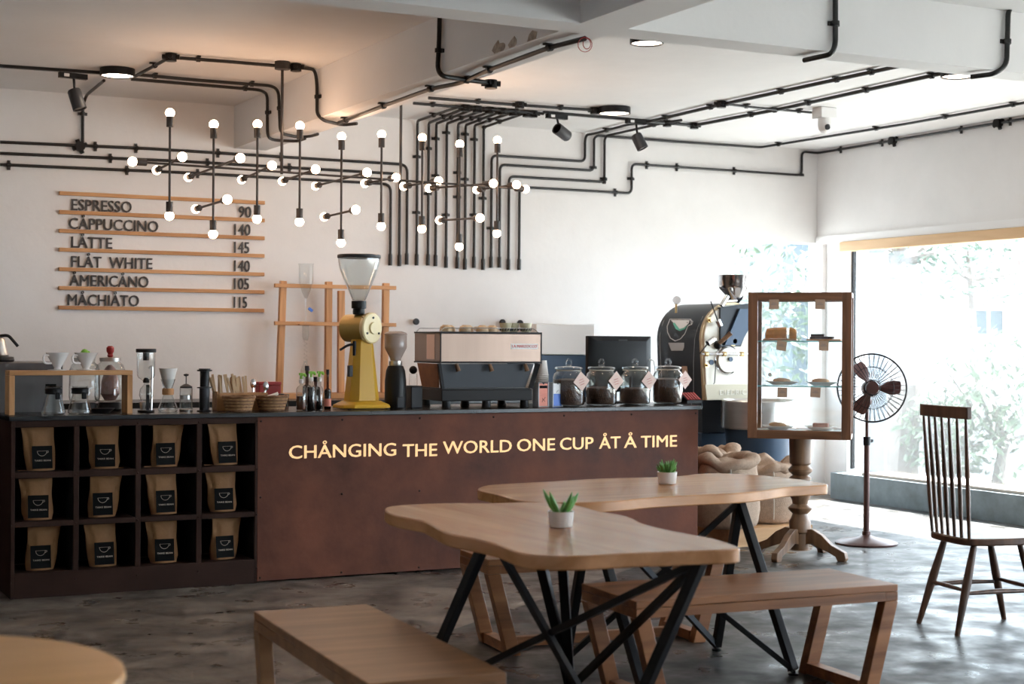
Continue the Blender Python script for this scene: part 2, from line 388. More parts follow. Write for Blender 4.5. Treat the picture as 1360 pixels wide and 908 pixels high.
# glazing of the right side: panes butted together
ys = [gy-.02, 8.35, 5.6, 2.85, .1, YF]
for i in range(5):
    o = MB().bx(XG-.006, XG+.006, ys[i+1]+.006, ys[i], .262, 2.36).build('window_%d' % (i+1), 'window_glass'); o['kind'] = 'structure'; o['category'] = 'window'; o['label'] = 'tall clear pane of the side window'
o = MB().bx(bwx0, bwx1, YB+.09, YB+.10, bwz0, bwz1).build('window_6', 'window_glass'); o['kind'] = 'structure'; o['category'] = 'window'; o['label'] = 'window in the back wall behind the roaster'
# beams: one object, they are cast together
mb = MB(); mb.bx(CX0, CX1, YF, CY0, ZB, ZC-.001); mb.bx(CX0, CX1, CY1, YB-.001, ZB, ZC-.001); mb.bx(XL+.001, XR-.001, CY0, CY1, ZB, ZC-.001)
o = st('ceiling_beam', 'ceiling', mb, label='white cross of plastered ceiling beams'); o['category'] = 'beam'
# chipped plaster low on the beam, small broken facets of bare concrete
mb = MB()
for (x, y, r) in ((660, 65, .05), (682, 57, .045), (706, 50, .04), (668, 62, .03)):
    p = aX(x, y, CX0); pts = []
    for k in range(7):
        a = 2*PI*k/7; q = r*random.uniform(.5, 1.1); pts.append((CX0-.002, p.y+q*1.6*math.cos(a), max(ZB+.004, p.z+q*math.sin(a))))
    mb.extr(pts, (.004, 0, 0))
o = mb.build('trim_6', 'plaster_chip'); o['kind'] = 'structure'; o['label'] = 'chipped plaster patches at the lower edge of the ceiling beam'; o['category'] = 'trim'

# ================================================================== OUTSIDE
st('ground_outside', 'concrete_out', MB().bx(-8, 45, YB+.2, 50, -.35, -.15).bx(9.6, 45, -12, YB+.2, -.35, -.15), label='pale paved ground outside the windows')
def dirpt(px, py, d): r = ray(px, py); return CAM + r*d
def building(name, label, px0, px1, pytop, d, wins, mw='facade', turn=0):
    a = dirpt(px0, 446, d); b = dirpt(px1, 446, d*(1+turn)); zt_ = dirpt((px0+px1)/2, pytop, d).z
    u = (b-a); u.z = 0; L_ = u.length; u.normalize(); n = Vector((u.y, -u.x, 0))
    if n.dot(FW) > 0: n = -n
    t = thing(name, label, 'building', (a.x, a.y, -.15))
    back = -n*4
    MB().extr([V((a.x,a.y,-.15)), V((b.x,b.y,-.15)), V((b.x,b.y,zt_)), V((a.x,a.y,zt_))], back).build('wall', mw, t, world=True)
    for (x0, y0, x1, y1, m_) in wins:
        def hit(px, py):
            r = ray(px, py); s = (V((a.x,a.y,0))-CAM).dot(n)/r.dot(n); return CAM+r*s
        q = [hit(x0,y1), hit(x1,y1), hit(x1,y0), hit(x0,y0)]
        w_ = MB().extr([p+n*.01 for p in q], n*.06).build('window', m_, t, world=True)
        mb = MB(); 
        for i in range(4): mb.bar(q[i]+n*.06, q[(i+1)%4]+n*.06, .09, .12)
        mb.bar((q[0]+q[1])/2+n*.06, (q[2]+q[3])/2+n*.06, .05)
        mb.build('window_frame', 'white_paint', w_, world=True)
    return t
building('apartment_building', 'bright white apartment block seen through the side window', 1176, 1480, 250, 24,
    [(1285,407,1330,449,'outside_glass'), (1196,357,1212,381,'outside_glass'), (1197,443,1213,470,'outside_glass'), (1312,340,1360,368,'roof_red')], turn=.12)
building('garden_wall_building', 'grey-blue rendered building behind the back window', 1040, 1110, 225, 21, [(1060,350,1085,385,'facade_grey')], 'facade_grey')
mb = MB(); p = dirpt(1160, 446, 17); mb.lathe([(.15,0),(.15,5.4),(.17,5.5)], (p.x,p.y,-.15), 14)
tag(mb.build('street_pillar', 'facade_grey'), 'round grey-blue pillar standing outside by the corner of the window', 'pillar')
a = dirpt(1215, 446, 18.8); b = dirpt(1420, 446, 18.8)
mb = MB(); mb.extr([V((a.x,a.y,-.15)), V((b.x,b.y,-.15)), V((b.x,b.y,.75)), V((a.x,a.y,.75))], FW*.15)
tag(mb.build('garden_wall', 'facade'), 'low white garden wall outside behind the bushes', 'wall')
def foliage(c, rx, rz_, n, size, m_, parent, droop=0):
    mb = MB(); rd = random.Random(int(c[0]*100)+n)
    for i in range(n):
        a = rd.uniform(0, 2*PI); e = math.acos(rd.uniform(-1, 1)); q = rd.random()**.4
        p = V(c)+Vector((rx*q*math.sin(e)*math.cos(a), rx*q*math.sin(e)*math.sin(a), rz_*q*math.cos(e)))
        d = Vector((rd.uniform(-1,1), rd.uniform(-1,1), rd.uniform(-1,.4)-droop)).normalized(); s_ = size*rd.uniform(.6,1.4)
        u = d.orthogonal().normalized(); k = u.cross(d)*.0
        mb.add([p, p+d*s_*.5+u*s_*.16, p+d*s_, p+d*s_*.5-u*s_*.16], [(0,1,2,3)])
    return mb.build('foliage', m_, parent, world=True)
def tree(name, label, px, py, d, rx, rz_, n, size, m_, droop=0, cat='tree', group=None, trunk=.07):
    p = dirpt(px, py, d); t = thing(name, label, cat, (p.x, p.y, -.15), group=group)
    foliage(p, rx, rz_, n, size, m_, t, droop)
    mb = MB(); mb.tube([(p.x,p.y,-.15), (p.x+.1,p.y,p.z*.4), (p.x-.05,p.y,p.z)], [trunk, trunk*.8, trunk*.4], 8)
    for k in range(5):
        a = k*1.3; mb.tube([(p.x,p.y,max(.1,p.z-.5*rz_)), (p.x+rx*.6*math.cos(a), p.y+rx*.6*math.sin(a), p.z+.4*rz_*math.sin(k))], [trunk*.4, trunk*.15], 6)
    mb.build('trunk', 'bark', t, world=True); return t
tree('street_tree', 'leafy tree crown hanging over the top of the side window', 1290, 340, 19, 1.3, .6, 1600, .13, 'leaf_out')
tree('willow_shrub', 'drooping pale green shrub outside by the low garden wall', 1325, 535, 17.5, .9, .9, 3000, .14, 'leaf_pale', .8, 'shrub')
tree('willow_shrub', 'smaller pale green shrub outside left of the drooping one', 1258, 570, 17.5, .6, .5, 1200, .13, 'leaf_pale', .6, 'shrub')
tree('garden_tree', 'slim bare-trunked tree outside near the window corner', 1142, 330, 20, .6, 1.3, 900, .13, 'leaf_out', .2, trunk=.12)
tree('peeling_tree', 'pale peeling tree trunk outside right of the grey-blue pillar', 1195, 320, 18, .7, .5, 500, .13, 'leaf_out', .2, trunk=.22)
tree('back_tree', 'pale leafy tree outside the back window', 1005, 400, 17, .8, 1.1, 1800, .13, 'leaf_pale', .4)

# ================================================================== THE COUNTER
def worldY(px, py, y): return aY(px, py, y)
xa, xb, xc = 1.45, aY(342, 600, CF).x, 5.915
ztop = .970
t = thing('display_shelf', 'rust-brown cubby shelf of twelve compartments at the left end of the counter', 'shelf', (xa, CF, 0))
colx = [(19.8,97.7),(105,180),(187,261),(268,338.5)]
cx = [(aY(a,650,CF).x, aY(b,650,CF).x) for a, b in colx]
rows = [((566,627),(563,618)), ((635,691),(626,682)), ((698,759),(688.6,745))]
rz = []
for (l0, l1), (r0, r1) in rows:
    rz.append(((aY(58,l1,CF).z+aY(303,r1,CF).z)/2, (aY(58,l0,CF).z+aY(303,r0,CF).z)/2))
D = .36
mb = MB()
mb.bx(xa, cx[0][0], CF, CF+.7, 0, ztop); mb.bx(cx[3][1], xb, CF, CF+D, 0, ztop)
mb.bx(cx[0][0], cx[3][1], CF, CF+D, 0, rz[2][0]); mb.bx(cx[0][0], cx[3][1], CF, CF+D, rz[0][1], ztop)
mb.build('frame', 'counter_frame', t, world=True, bevel=.002)
for i in range(3): MB().bx(cx[i][1], cx[i+1][0], CF, CF+D, rz[2][0], rz[0][1]).build('divider', 'counter_frame', t, world=True, bevel=.002)
for k in range(2):
    for i in range(4): MB().bx(cx[i][0], cx[i][1], CF+.001, CF+D, rz[k+1][1], rz[k][0]).build('shelf', 'counter_frame', t, world=True, bevel=.002)
MB().bx(cx[0][0], cx[3][1], CF+D, CF+D+.02, rz[2][0], rz[0][1]).build('back_panel', 'cubby_black', t, world=True)
mb = MB()
for i in range(4):
    for k in range(3):
        x0, x1 = cx[i]; z0, z1 = rz[k]; e = .002
        mb.bx(x0, x0+e, CF+.012, CF+D, z0, z1).bx(x1-e, x1, CF+.012, CF+D, z0, z1).bx(x0, x1, CF+.012, CF+D, z1-e, z1)
mb.build('lining', 'cubby_black', t, world=True)
mb = MB()
for x in [c[1]+.012 for c in cx]+[cx[0][0]-.02]:
    for z in (rz[0][1]+.012, rz[1][1]+.012, rz[2][1]+.012, rz[2][0]-.05): MB().sph((x, CF-.001, z), .006, 8).build('rivet', 'counter_frame', t, world=True)
t = thing('counter', 'rust-brown steel-clad coffee counter with lit lettering on its front', 'counter', ((xb+xc)/2, CF, 0))
MB().bx(xb+.001, xc, CF, CF+.03, .01, ztop).build('front_panel', 'rusty_steel', t, world=True, bevel=.002)
MB().bx(xc-.03, xc, CF+.031, CF+.68, .01, ztop).build('side_panel', 'rusty_steel', t, world=True)
MB().bx(xb+.05, xc-.031, CF+.64, CF+.67, .01, ztop).build('back_panel', 'black_plastic', t, world=True)
mb = MB()
for i in range(7):
    x = xb+.02+(xc-xb-.04)*i/6
    for z in (.03, .5, .945): MB().sph((x, CF-.001, z), .007, 8).build('rivet', 'counter_frame', t, world=True)
words = [('CHÅNGING',383.5,526,610.5), ('THE',534.5,580.5,608), ('WORLD',588,679.5,604), ('ONE',686.5,737,600.5), ('CUP',743.5,788,598.5), ('ÅT',795.5,824,597), ('Å',828.5,845.5,596), ('TIME',851,899,595.5)]
for wd, x0, x1, yb_ in words:
    p0 = aY(x0, yb_, CF); p1 = aY(x1, yb_, CF)
    o = text_mesh('lettering', wd, 'letter_lit', t, Matrix.Translation(-V(t.location)) @ facing((p0.x, CF+.0005, p0.z+.006)), width=p1.x-p0.x-.003, height=.081, ext=.003, bold=.003)
    o['label'] = 'lit cream letters reading '+wd
mb = MB().bx(xa-.015, xc+.02, CF-.02, CF+.74, ztop, ZW)
tag(mb.build('worktop', 'worktop', bevel=.003), 'long thin dark worktop lying along the whole counter', 'worktop')
# back counter along the wall and the dark cabinet at the far left
mb = MB().bx(1.2, 6.6, 11.25, YB-.002, 0, .93)
t = thing('back_counter', 'low black back counter against the white wall', 'counter', (3.9, 11.5, 0)); mb.build('cabinet', 'black_plastic', t, world=True)
MB().bx(1.15, 6.65, 11.2, YB-.002, .93, .965).build('top', 'worktop', t, world=True)
mb = MB().bx(3.6, 5.3, 11.55, YB-.003, .967, 1.005)
tag(mb.build('wall_ledge', 'pine_x'), 'low pale wooden plinth under the wall rack on the back counter', 'plinth')
t = thing('side_cabinet', 'dark cabinet in the shadow behind the left end of the counter', 'cabinet', (.9, 9.9, 0))
MB().bx(.2, 1.43, 9.25, 10.1, 0, .93).build('body', 'black_plastic', t, world=True); MB().bx(.18, 1.44, 9.22, 10.12, .93, .955).build('top', 'worktop', t, world=True)

# coffee bags -------------------------------------------------------
def cup_logo(mb, s, y):     # drawn in x-z, facing -Y, centre at 0
    pts = [(math.cos(a)*s, -math.sin(a)*s*1.05) for a in [PI*i/14 for i in range(15)]]
    mb.tube([(x, y, z) for x, z in pts], s*.055, 5); mb.tube([(-s,y,0),(s,y,0)], s*.05, 5)
    mb.tube([(s,y,-.05*s),(s*1.3,y,0),(s*1.35,y,-.25*s),(s*.95,y,-.45*s)], s*.06, 5)
    return mb
BAGS = {}
def bag(seed):
    rd = random.Random(seed)
    W_, H_, Dp = .186, .275, .085
    t = thing('coffee_bag', '', 'bag', (0,0,0), group='kraft coffee bags in the cubbies')
    mb = MB(); nx, nz = 12, 16; lean = rd.uniform(-.004, .004)
    def pt(u, v, side):
        wv = W_*(1-.16*math.sin(min(1, (1-v)*1.3)*PI/2)*(.8+.2*math.sin(v*9+seed))) if v > .08 else W_*.84*(.93+.07*v/.08)
        th = Dp*(1-v)**.55*.5*(1 if v < .82 else max(.02, (.94-v)/.12*.6)) if v < .94 else .0015
        x = (u-.5)*wv
        b = (1-abs(2*u-1)**2.6)
        crease = .011*math.exp(-((abs(2*u-1)-(.35+.55*v))**2)/.01)*(v < .85)*(v > .15)
        y = side*(th*(.25+.75*b)+.001) + (crease if side < 0 else -crease) + .0025*noise.noise(Vector((u*6+seed, v*7, side)))
        return (x+lean*v*8, y, v*H_*(1 if True else 0)+.0)
    for side in (-1, 1):
        mb.add([pt(i/nx, j/nz, side) for j in range(nz+1) for i in range(nx+1)], [(j*(nx+1)+i, j*(nx+1)+i+1, (j+1)*(nx+1)+i+1, (j+1)*(nx+1)+i) for j in range(nz) for i in range(nx)])
    for u in (0, nx):
        mb.add([pt(u/nx, j/nz, s_) for j in range(nz+1) for s_ in (-1, 1)], [(2*j, 2*j+1, 2*j+3, 2*j+2) for j in range(nz)])
    mb.add([pt(i/nx, 0, s_) for i in range(nx+1) for s_ in (-1, 1)], [(2*i, 2*i+1, 2*i+3, 2*i+2) for i in range(nx)])
    mb.build('pouch', 'kraft', t, smooth=60)
    MB().bx(-W_*.49, W_*.49, -.004, -.002, H_*.86, H_*.875).build('zip_strip', 'kraft', t)
    yl = -Dp*.5-.003
    a = math.atan2(.018, .12)
    mb = MB().bx(-.056, .054, -.001, .001, 0, .125); mb.xf(Matrix.Translation((0, yl, .012)) @ Matrix.Rotation(-.12, 4, 'X')); lb = mb.build('label', 'label_black', t); lb['label'] = 'black printed label'
    mb = cup_logo(MB(), .026, -.0015); mb.xf(Matrix.Translation((-.002, yl+.013, .108)) @ Matrix.Rotation(-.12, 4, 'X')); mb.build('cup_emblem', 'label_print', lb)
    text_mesh('print', 'TAIKE BEAN', 'label_print', lb, Matrix.Translation((-.044, yl+.0035, .052)) @ Matrix.Rotation(PI/2-.12, 4, 'X'), width=.088, height=.0095, ext=.0008)
    MB().bx(-.03, .03, -.0005, .0005, 0, .002).xf(Matrix.Translation((0, yl+.0035, .043))).build('print_line', 'label_print', lb)
    return t
protos = [bag(k) for k in (1, 2, 3)]
bagpx = [[(54,.0),(139,.0),(217.5,.0),(298.5,0)], [(50.5,0),(135,0),(217.5,0),(295.5,0)], [(53,0),(137,0),(217.5,0),(296,0)]]
cn = ['first', 'second', 'third', 'fourth']; rn = ['top', 'middle', 'bottom']
used = [False]*3; n_ = 0
for r in range(3):
    for c in range(4):
        k = (r*4+c*2+r) % 3; y = CF+.1; x = aY(bagpx[r][c][0], 650, y).x
        lab = 'kraft coffee bag in the %s row of cubbies, %s compartment from the left' % (rn[r], cn[c])
        rot = [[.05,-.15,.02,.1],[-.1,0,.06,-.03],[.02,.04,-.05,.12]][r][c]
        if used[k]: o = dup(protos[k], (x, y, rz[r][0]+.0015), rot, lab)
        else: o = protos[k]; used[k] = True; o.location = (x, y, rz[r][0]+.0015); o.rotation_euler = (0,0,rot); o['label'] = lab

# ================================================================== MENU BOARD ON THE WALL
p0 = aY(79, 256, YB-.03); xm0, xm1 = p0.x, aY(352, 268, YB-.03).x
t = thing('menu_board', 'wall menu of seven pale wooden slats with dark drink names and prices', 'menu', ((xm0+xm1)/2, YB, 1.65))
zs = [aY(79, y, YB-.03).z for y in (256, 281, 306, 331, 357, 382, 408)]
for z in zs: MB().bx(xm0, xm1, YB-.03, YB-.001, z-.015, z+.013).build('slat', 'pine_x', t, world=True, bevel=.002)
items = [('ESPRESSO',95,175,'90',317,334), ('CÅPPUCCINO',91.5,210.5,'140',311.5,333), ('LÅTTE',95,149.5,'145',311.5,331.5), ('FLÅT',95,135.5,'140',311.5,332.5), ('WHITE',145.5,203,'',0,0), ('ÅMERICÅNO',93,198,'105',311.5,331.5), ('MÅCHIÅTO',90.5,185.5,'115',311.5,329)]
i = -1
for (nm, a, b, pr, c, d) in items:
    i += 1 if pr else 0; zb_ = zs[i+1]+.0165; T = Matrix.Translation(-V(t.location))
    xa_, xb_ = aY(a, 300, YB-.02).x, aY(b, 300, YB-.02).x
    o = text_mesh('item_lettering', nm, 'letter_dark', t, T @ facing((xa_, YB-.008, zb_)), width=xb_-xa_-.003, height=.086, ext=.008, bold=.0035); o['label'] = 'dark letters reading '+nm
    if not pr: continue
    xa_, xb_ = aY(c, 300, YB-.02).x, aY(d, 300, YB-.02).x
    o = text_mesh('price_lettering', pr, 'letter_dark', t, T @ facing((xa_, YB-.008, zb_)), width=xb_-xa_-.003, height=.090, ext=.008, bold=.0035); o['label'] = 'dark digits reading '+pr
for (x, y) in ((550,427),(664.5,428),(688,429)):
    p = aY(x, y, YB); t = thing('coat_peg', {550:'dark round wall peg above the left end of the espresso machine',664.5:'dark round wall peg above the green cups, left one of a pair',688:'dark round wall peg above the green cups, right one of a pair'}[x], 'peg', (p.x, YB, p.z), group='dark wall pegs')
    MB().cyl((0,-.001,0),(0,-.03,0),.012).build('stem', 'black_metal', t); MB().lathe([(.014,0),(.027,.004),(.027,.018),(.02,.024)], (0,-.03,0), 20, axis=(0,-1,0)).build('cap', 'dark_plastic', t)
# wooden rack on the wall
yr = 11.66
t = thing('wall_rack', 'pale wooden frame rack standing against the wall behind the yellow grinder', 'rack', (aY(440,520,yr).x, yr, 1.005))
for (xt, xb_, yt) in ((376,367.5,373), (436.5,434,374), (453,451.5,386), (512.5,508,376)):
    a = aY(xt, yt, yr); b = aY(xb_+1, 521, yr); MB().bar((a.x, yr, a.z), (a.x*.3+b.x*.7, yr, 1.006), .05, .045).build('post', 'pine', t, world=True, bevel=.002)
for y in (380, 430):
    a = aY(364, y-1, yr-.03); b = aY(525, y+2, yr-.03); MB().bar((a.x, yr-.038, a.z), (b.x, yr-.038, (a.z+b.z)/2), .03, .03).build('rail', 'pine_x', t, world=True, bevel=.002)
# ================================================================== CONDUITS
RC = .0115
def P3(k, x, y):
    if k == 'W': p = aY(x, y, YB-.022); p.z = min(p.z, ZC-.022); return p
    if k == 'C': p = aZ(x, y, ZC-.022); return p if p.y < YB-.022 else aY(x, y, YB-.022)+Vector((0, 0, ZC-.022-aY(x, y, YB-.022).z))
    if k == 'R': p = aX(x, y, XR-.022); p.z = min(p.z, ZC-.03); p.y = min(p.y, YB-.022); return p
    if k == 'B': return aZ(x, y, ZB-.022)
    if k == 'L': return aX(x, y, CX0-.02)
    if k == 'T': return aY(x, y, CY0-.02)
NRM = {'W': (0,1,0), 'C': (0,0,1), 'R': (1,0,0), 'B': (0,0,1), 'L': (1,0,0), 'T': (0,1,0)}
def conduit(label, spec, r=RC, clips=(), group='black conduits on the wall and ceiling', fr=.07, name='conduit', mt='conduit', extra=()):
    pts = [P3(*s) for s in spec]
    for i in range(len(pts)-1):
        if spec[i][0] == 'W' and spec[i+1][0] == 'W' and abs(pts[i].x-pts[i+1].x) < .07: pts[i+1].x = pts[i].x
        if spec[i][0] == 'W' and spec[i+1][0] == 'W' and i and abs(pts[i].z-pts[i+1].z) < .03: pts[i+1].z = pts[i].z
    t = thing(name, label, 'conduit', tuple(pts[0]), group=None)
    path = fillet(pts, fr); mb = MB().tube(path, r, 8)
    if spec[-1][0] == 'W' and spec[-1][2] > 340: mb.cyl(pts[-1]+Vector((0,0,.09)), pts[-1]+Vector((0,0,-.002)), r*1.4, n=10)
    mb.build('pipe', mt, t, world=True, smooth=60)
    for (k, x, y) in clips:
        p = P3(k, x, y); n = V(NRM[k])
        q = min(range(len(pts)-1), key=lambda i: ((pts[i]+pts[i+1])/2-p).length+ (0 if (p-pts[i]).dot(pts[i+1]-pts[i]) > 0 and (p-pts[i+1]).dot(pts[i]-pts[i+1]) > 0 else 50))
        a, b = pts[q], pts[q+1]; d = (b-a).normalized(); p = a+d*(p-a).dot(d); s_ = n.cross(d)
        mb = MB().cyl(p-d*.012, p+d*.012, r*1.55, n=10); mb.bar(p+n*.014-s_*.035, p+n*.014+s_*.035, .022, .010, up=n)
        mb.build('clip', mt, t, world=True)
    for (k, x, y) in extra:
        p = P3(k, x, y); n = V(NRM[k]); mb = MB().cyl(p+n*.02, p-n*.028, .036, n=16)
        for q in range(4):
            e = n.orthogonal().normalized(); e.rotate(Matrix.Rotation(q*PI/2+.4, 3, n)); mb.cyl(p, p+e*.055, .016, n=8)
        mb.build('junction_box', 'black_plastic', t, world=True)
    return t
W, C_, R_, B_, L_ = 'W', 'C', 'R', 'B', 'L'
conduit('black wall conduit, highest of three long runs above the menu', [(W,0,188.5),(W,200,197.5),(W,541,219),(W,542,258),(W,541,351)], clips=[(W,127,195),(W,181,197.5),(W,290,204),(W,374,209.5)])
conduit('black wall conduit, middle one of three long runs above the menu', [(W,0,203.5),(W,240,214),(W,531,232),(W,530,262),(W,529,353)], clips=[(W,147,210),(W,276,217),(W,385,224)])
conduit('black wall conduit, lowest of three long runs above the menu', [(W,0,218.5),(W,240,229),(W,519,246),(W,518,290),(W,516,352)], clips=[(W,12,220),(W,169,226),(W,263,232)])
tops = [(555,160),(570,163),(580,164),(594,164),(609,164),(619,166),(631,166),(643,169)]
bots = [(551.5,352),(565,352),(576,353),(588,355),(600,356),(611,357.5),(625,355),(637.5,358)]
strt = [(607,142.5),(617,144),(628,145),(641,146.5),(652,148),(663,149),(678,150),(695,151)]
cl = [(554,208),(569,197),(579.5,184),(593,176),(606,229),(618,178),(630,185),(642,192)]
orn = ['first', 'second', 'third', 'fourth', 'fifth', 'sixth', 'seventh', 'eighth']
for i in range(8):
    conduit('black conduit bent from ceiling down the wall, %s from left of eight' % orn[i], [(C_,*strt[i]),(C_,*tops[i]),(W,tops[i][0]-.5,tops[i][1]+4),(W,*bots[i])],
        clips=[(W,*cl[i]), (W,bots[i][0]+1,bots[i][1]-70-(i%3)*25), (C_,(strt[i][0]*.4+tops[i][0]*.6),(strt[i][1]*.4+tops[i][1]*.6))], fr=.05)
conduit('black conduit stepping along the wall to the right, highest of four', [(C_,900,163),(C_,838,164.5),(C_,790,177),(C_,779,181),(W,777,186),(W,778,214.5),(W,653,208.5),(W,652,240),(W,651,355)], clips=[(W,655,303),(C_,806,173)], fr=.05)
conduit('black conduit stepping along the wall to the right, second of four', [(C_,1360,136.5),(C_,1200,165),(C_,1010,195.5),(C_,900,189),(C_,793,180),(W,789,184),(W,789,226.5),(W,664,222),(W,664,250),(W,663,355)], clips=[(C_,1032,191.5),(C_,1165,171),(C_,1253,155),(C_,1345,139),(W,786,222)], fr=.05)
conduit('black conduit stepping along the wall to the right, third of four', [(C_,905,159.5),(C_,880,163.5),(C_,822,176.5),(C_,806,180),(W,803,185),(W,801.5,241.5),(W,676,237.5),(W,675.5,260),(W,674,358)], clips=[(C_,868,166),(C_,822,176.5),(W,799,237)], fr=.05)
conduit('black conduit running along the wall and round the right corner, lowest of four', [(R_,1360,153.5),(R_,1200,179),(R_,1080,198),(W,1065,201),(W,1063,232.5),(W,960,225),(W,839,217),(W,836.5,256.5),(W,690,251),(W,689,275),(W,686,358)],
    clips=[(R_,1115,191.5),(R_,1170,184),(R_,1275,167),(R_,1340,157),(W,1041,230.5),(W,976,226),(W,900,221),(W,860,218),(W,836,237),(W,818,255.5)], extra=[(R_,1186,181.5),(R_,1326,159.5)], fr=.05)
conduit('black ceiling conduit running from behind the beam to the ring lamp over the machine', [(C_,569,130),(C_,690,139.5),(C_,800,147)], clips=[(C_,635,135),(C_,745,143)], extra=[(C_,690,139),(C_,790,146.5)])
conduit('ceiling conduit with a row of junction boxes feeding the bent pipes', [(C_,549,137),(C_,615,142.5),(C_,722,151)], clips=[(C_,575,139)], extra=[(C_,618,143),(C_,634,144.5),(C_,650,146),(C_,667,147.5),(C_,682,149),(C_,700,150.5),(C_,708,151)])
conduit('black ceiling conduit slanting up to the right, the farther of two', [(C_,855,163),(C_,957,139),(C_,1040,121),(C_,1230,80)], clips=[(C_,882,156),(C_,943,142),(C_,1037,121.5),(C_,1110,105.5),(C_,1156,95.5)], extra=[(C_,958,138)], r=.014)
conduit('black ceiling conduit slanting up to the right, the nearer of two', [(C_,862,161),(C_,922,166.5),(C_,1040,144),(C_,1253,97)], clips=[(C_,936,163.5),(C_,997,152),(C_,1028,146),(C_,1073,136.5),(C_,1150,119.5),(C_,1238,100.5)], extra=[(C_,886,163.5),(C_,922,166.5)], r=.014)
conduit('thin black conduit crossing the ceiling to the white camera', [(C_,962,138),(C_,1000,142.5),(C_,1090,150.5)], r=.010, clips=[(C_,991,141.5),(C_,1061,148)])
# on the left bay and the beam
conduit('black conduit dropping over the beam face, nearer of two parallel ones', [(C_,182,99),(C_,270,107),(C_,362,114),(L_,370,121),(L_,372,172),(B_,376,178),(B_,396,182),(B_,412,181),(B_,422,178)], clips=[(C_,206,101),(C_,335,111.5),(L_,373,142)], fr=.05)
conduit('black conduit dropping over the beam face, farther of two parallel ones', [(C_,174,105),(C_,270,113),(C_,346,119.5),(L_,355,125),(L_,355,180),(B_,361,186),(B_,395,187.5),(B_,405,184)], clips=[(C_,325,118),(L_,358,148)], fr=.05)
conduit('black conduit running from a ceiling box to the beam and along its underside', [(C_,178,102),(C_,226,76),(C_,300,81.5),(C_,400,90),(L_,418,92),(L_,421,110),(L_,421,152),(B_,430,160),(B_,455,166),(B_,474,164)], clips=[(C_,205,87),(C_,263,79),(L_,422,128)], extra=[(C_,227,75.5),(C_,393,89)], fr=.05)
conduit('black conduit slanting down from the round ceiling lamp to the wall box', [(C_,138,107),(C_,115,126),(W,110,140),(W,106,194)], clips=[(W,109,151)], extra=[(W,106,194.5)], fr=.05)
t = conduit('dark conduit under the ceiling beam with loose red wire at its end', [(B_,450,163),(B_,508,141),(B_,572,118),(B_,610,110.5),(B_,651,92),(B_,730,63),(B_,777,51)], clips=[(B_,460,159.5),(B_,509,140.5),(B_,572,118),(B_,650,92.5),(B_,730,63)], r=.013)
p = P3(B_, 777, 51); MB().ring(p+Vector((.0,0,-.03)), (.3,1,.2), .035, .002, 14, 5).ring(p+Vector((.01,0,-.025)), (1,.3,.2), .025, .002, 14, 5).build('wire', 'red', t, world=True)
conduit('black conduit hanging down the beam face near its crossing', [(L_,584,22),(L_,583,60),(L_,581,92),(B_,587,101),(B_,612,105),(B_,650,110)], clips=[(L_,583,67),(B_,622,105.5)], fr=.07, r=.014, extra=[(B_,652,111)])
conduit('black conduit on the front of the cross beam, hooking under it', [('T',1109.5,-12),('T',1109.5,60),(B_,1104,72),(B_,1068,80)], clips=[('T',1109.5,31)], r=.014, fr=.05)
conduit('black conduit on the cross beam at the right edge, ending at a lamp', [('T',1366,2),('T',1344,7),('T',1339,16),('T',1337,86),(B_,1322,98),(B_,1290,102)], clips=[('T',1338,55)], r=.014, fr=.05)
# ceiling tracks with spotlights
def track(label, a, b):
    p, q = P3(*a), P3(*b); t = thing('lighting_track', label, 'track', tuple((p+q)/2))
    MB().bar(p+Vector((0,0,.012)), q+Vector((0,0,.012)), .035, .02).build('rail', 'conduit', t, world=True); return t
track('black lighting track on the ceiling left of the round lamp', (C_,-10,89.5), (C_,140,99.5))
track('black lighting track on the ceiling carrying the two middle spotlights', (C_,722,151), (C_,902,166))
def spot(label, px, py, dx, dy, tip, ln=.15):
    p = aZ(px, py, ZC-.045); t = thing('spotlight', label, 'spotlight', tuple(p), group='black track spotlights')
    d = Vector((1, .12, 0)).normalized()
    mb = MB().bar(p-d*.10, p+d*.09, .04, .035); mb.build('adapter', 'black_plastic', t, world=True)
    MB().bar(p-d*.07-Vector((0,.02,0)), p-d*.035-Vector((0,.02,0)), .01, .02).build('indicator', 'white_paint', t, world=True)
    s_ = sc_at(p); e = p+RT*(dx*s_)+UP*(-dy*s_); ax = V(tip).normalized(); k = p+Vector((0,0,-.015))
    MB().tube(fillet([k, k+(e-k)*.3+Vector((0,0,-.03)), e+Vector((0,0,.05)), e], .02), .009, 8).build('arm', 'black_metal', t, world=True)
    h = MB(); h.lathe([(.038,-ln/2),(.045,-ln/2+.01),(.047,ln/2),(.040,ln/2-.0),(.038,ln/2-.02)], e, 24, axis=ax); h.build('head', 'dark_plastic', t, world=True)
    MB().cyl(e+ax*(ln/2-.012), e+ax*(ln/2-.006), .036, n=20).build('lens', 'glass_smoke', t, world=True)
spot('black spotlight hanging from the left ceiling track above the menu', 98, 101, 4, 31, (.28,-.2,-1), .14)
spot('black track spotlight in mid ceiling, left one of a pair', 740, 155, 7, 21, (-.95,-.3,.42), .14)
spot('black track spotlight in mid ceiling, right one of a pair', 845, 162, 4, 26, (.35,-.3,-.9), .13)
def disc(label, px, py, z, r=.1, name='ceiling_lamp', lit=True):
    p = aZ(px, py, z-.05); t = thing(name, label, 'lamp', (p.x, p.y, z), group='round ceiling lamps')
    MB().lathe([(r,0),(r,-.05),(r-.008,-.052),(r-.01,-.045),(r-.012,-.02)], (0,0,-.001), 36).build('housing', 'black_metal', t)
    MB().cyl((0,0,-.044),(0,0,-.038), r-.012, n=36).build('diffuser', 'led' if lit else 'white_paint', t)
disc('lit round black ceiling lamp on the left above the menu', 156, 101, ZC, .115)
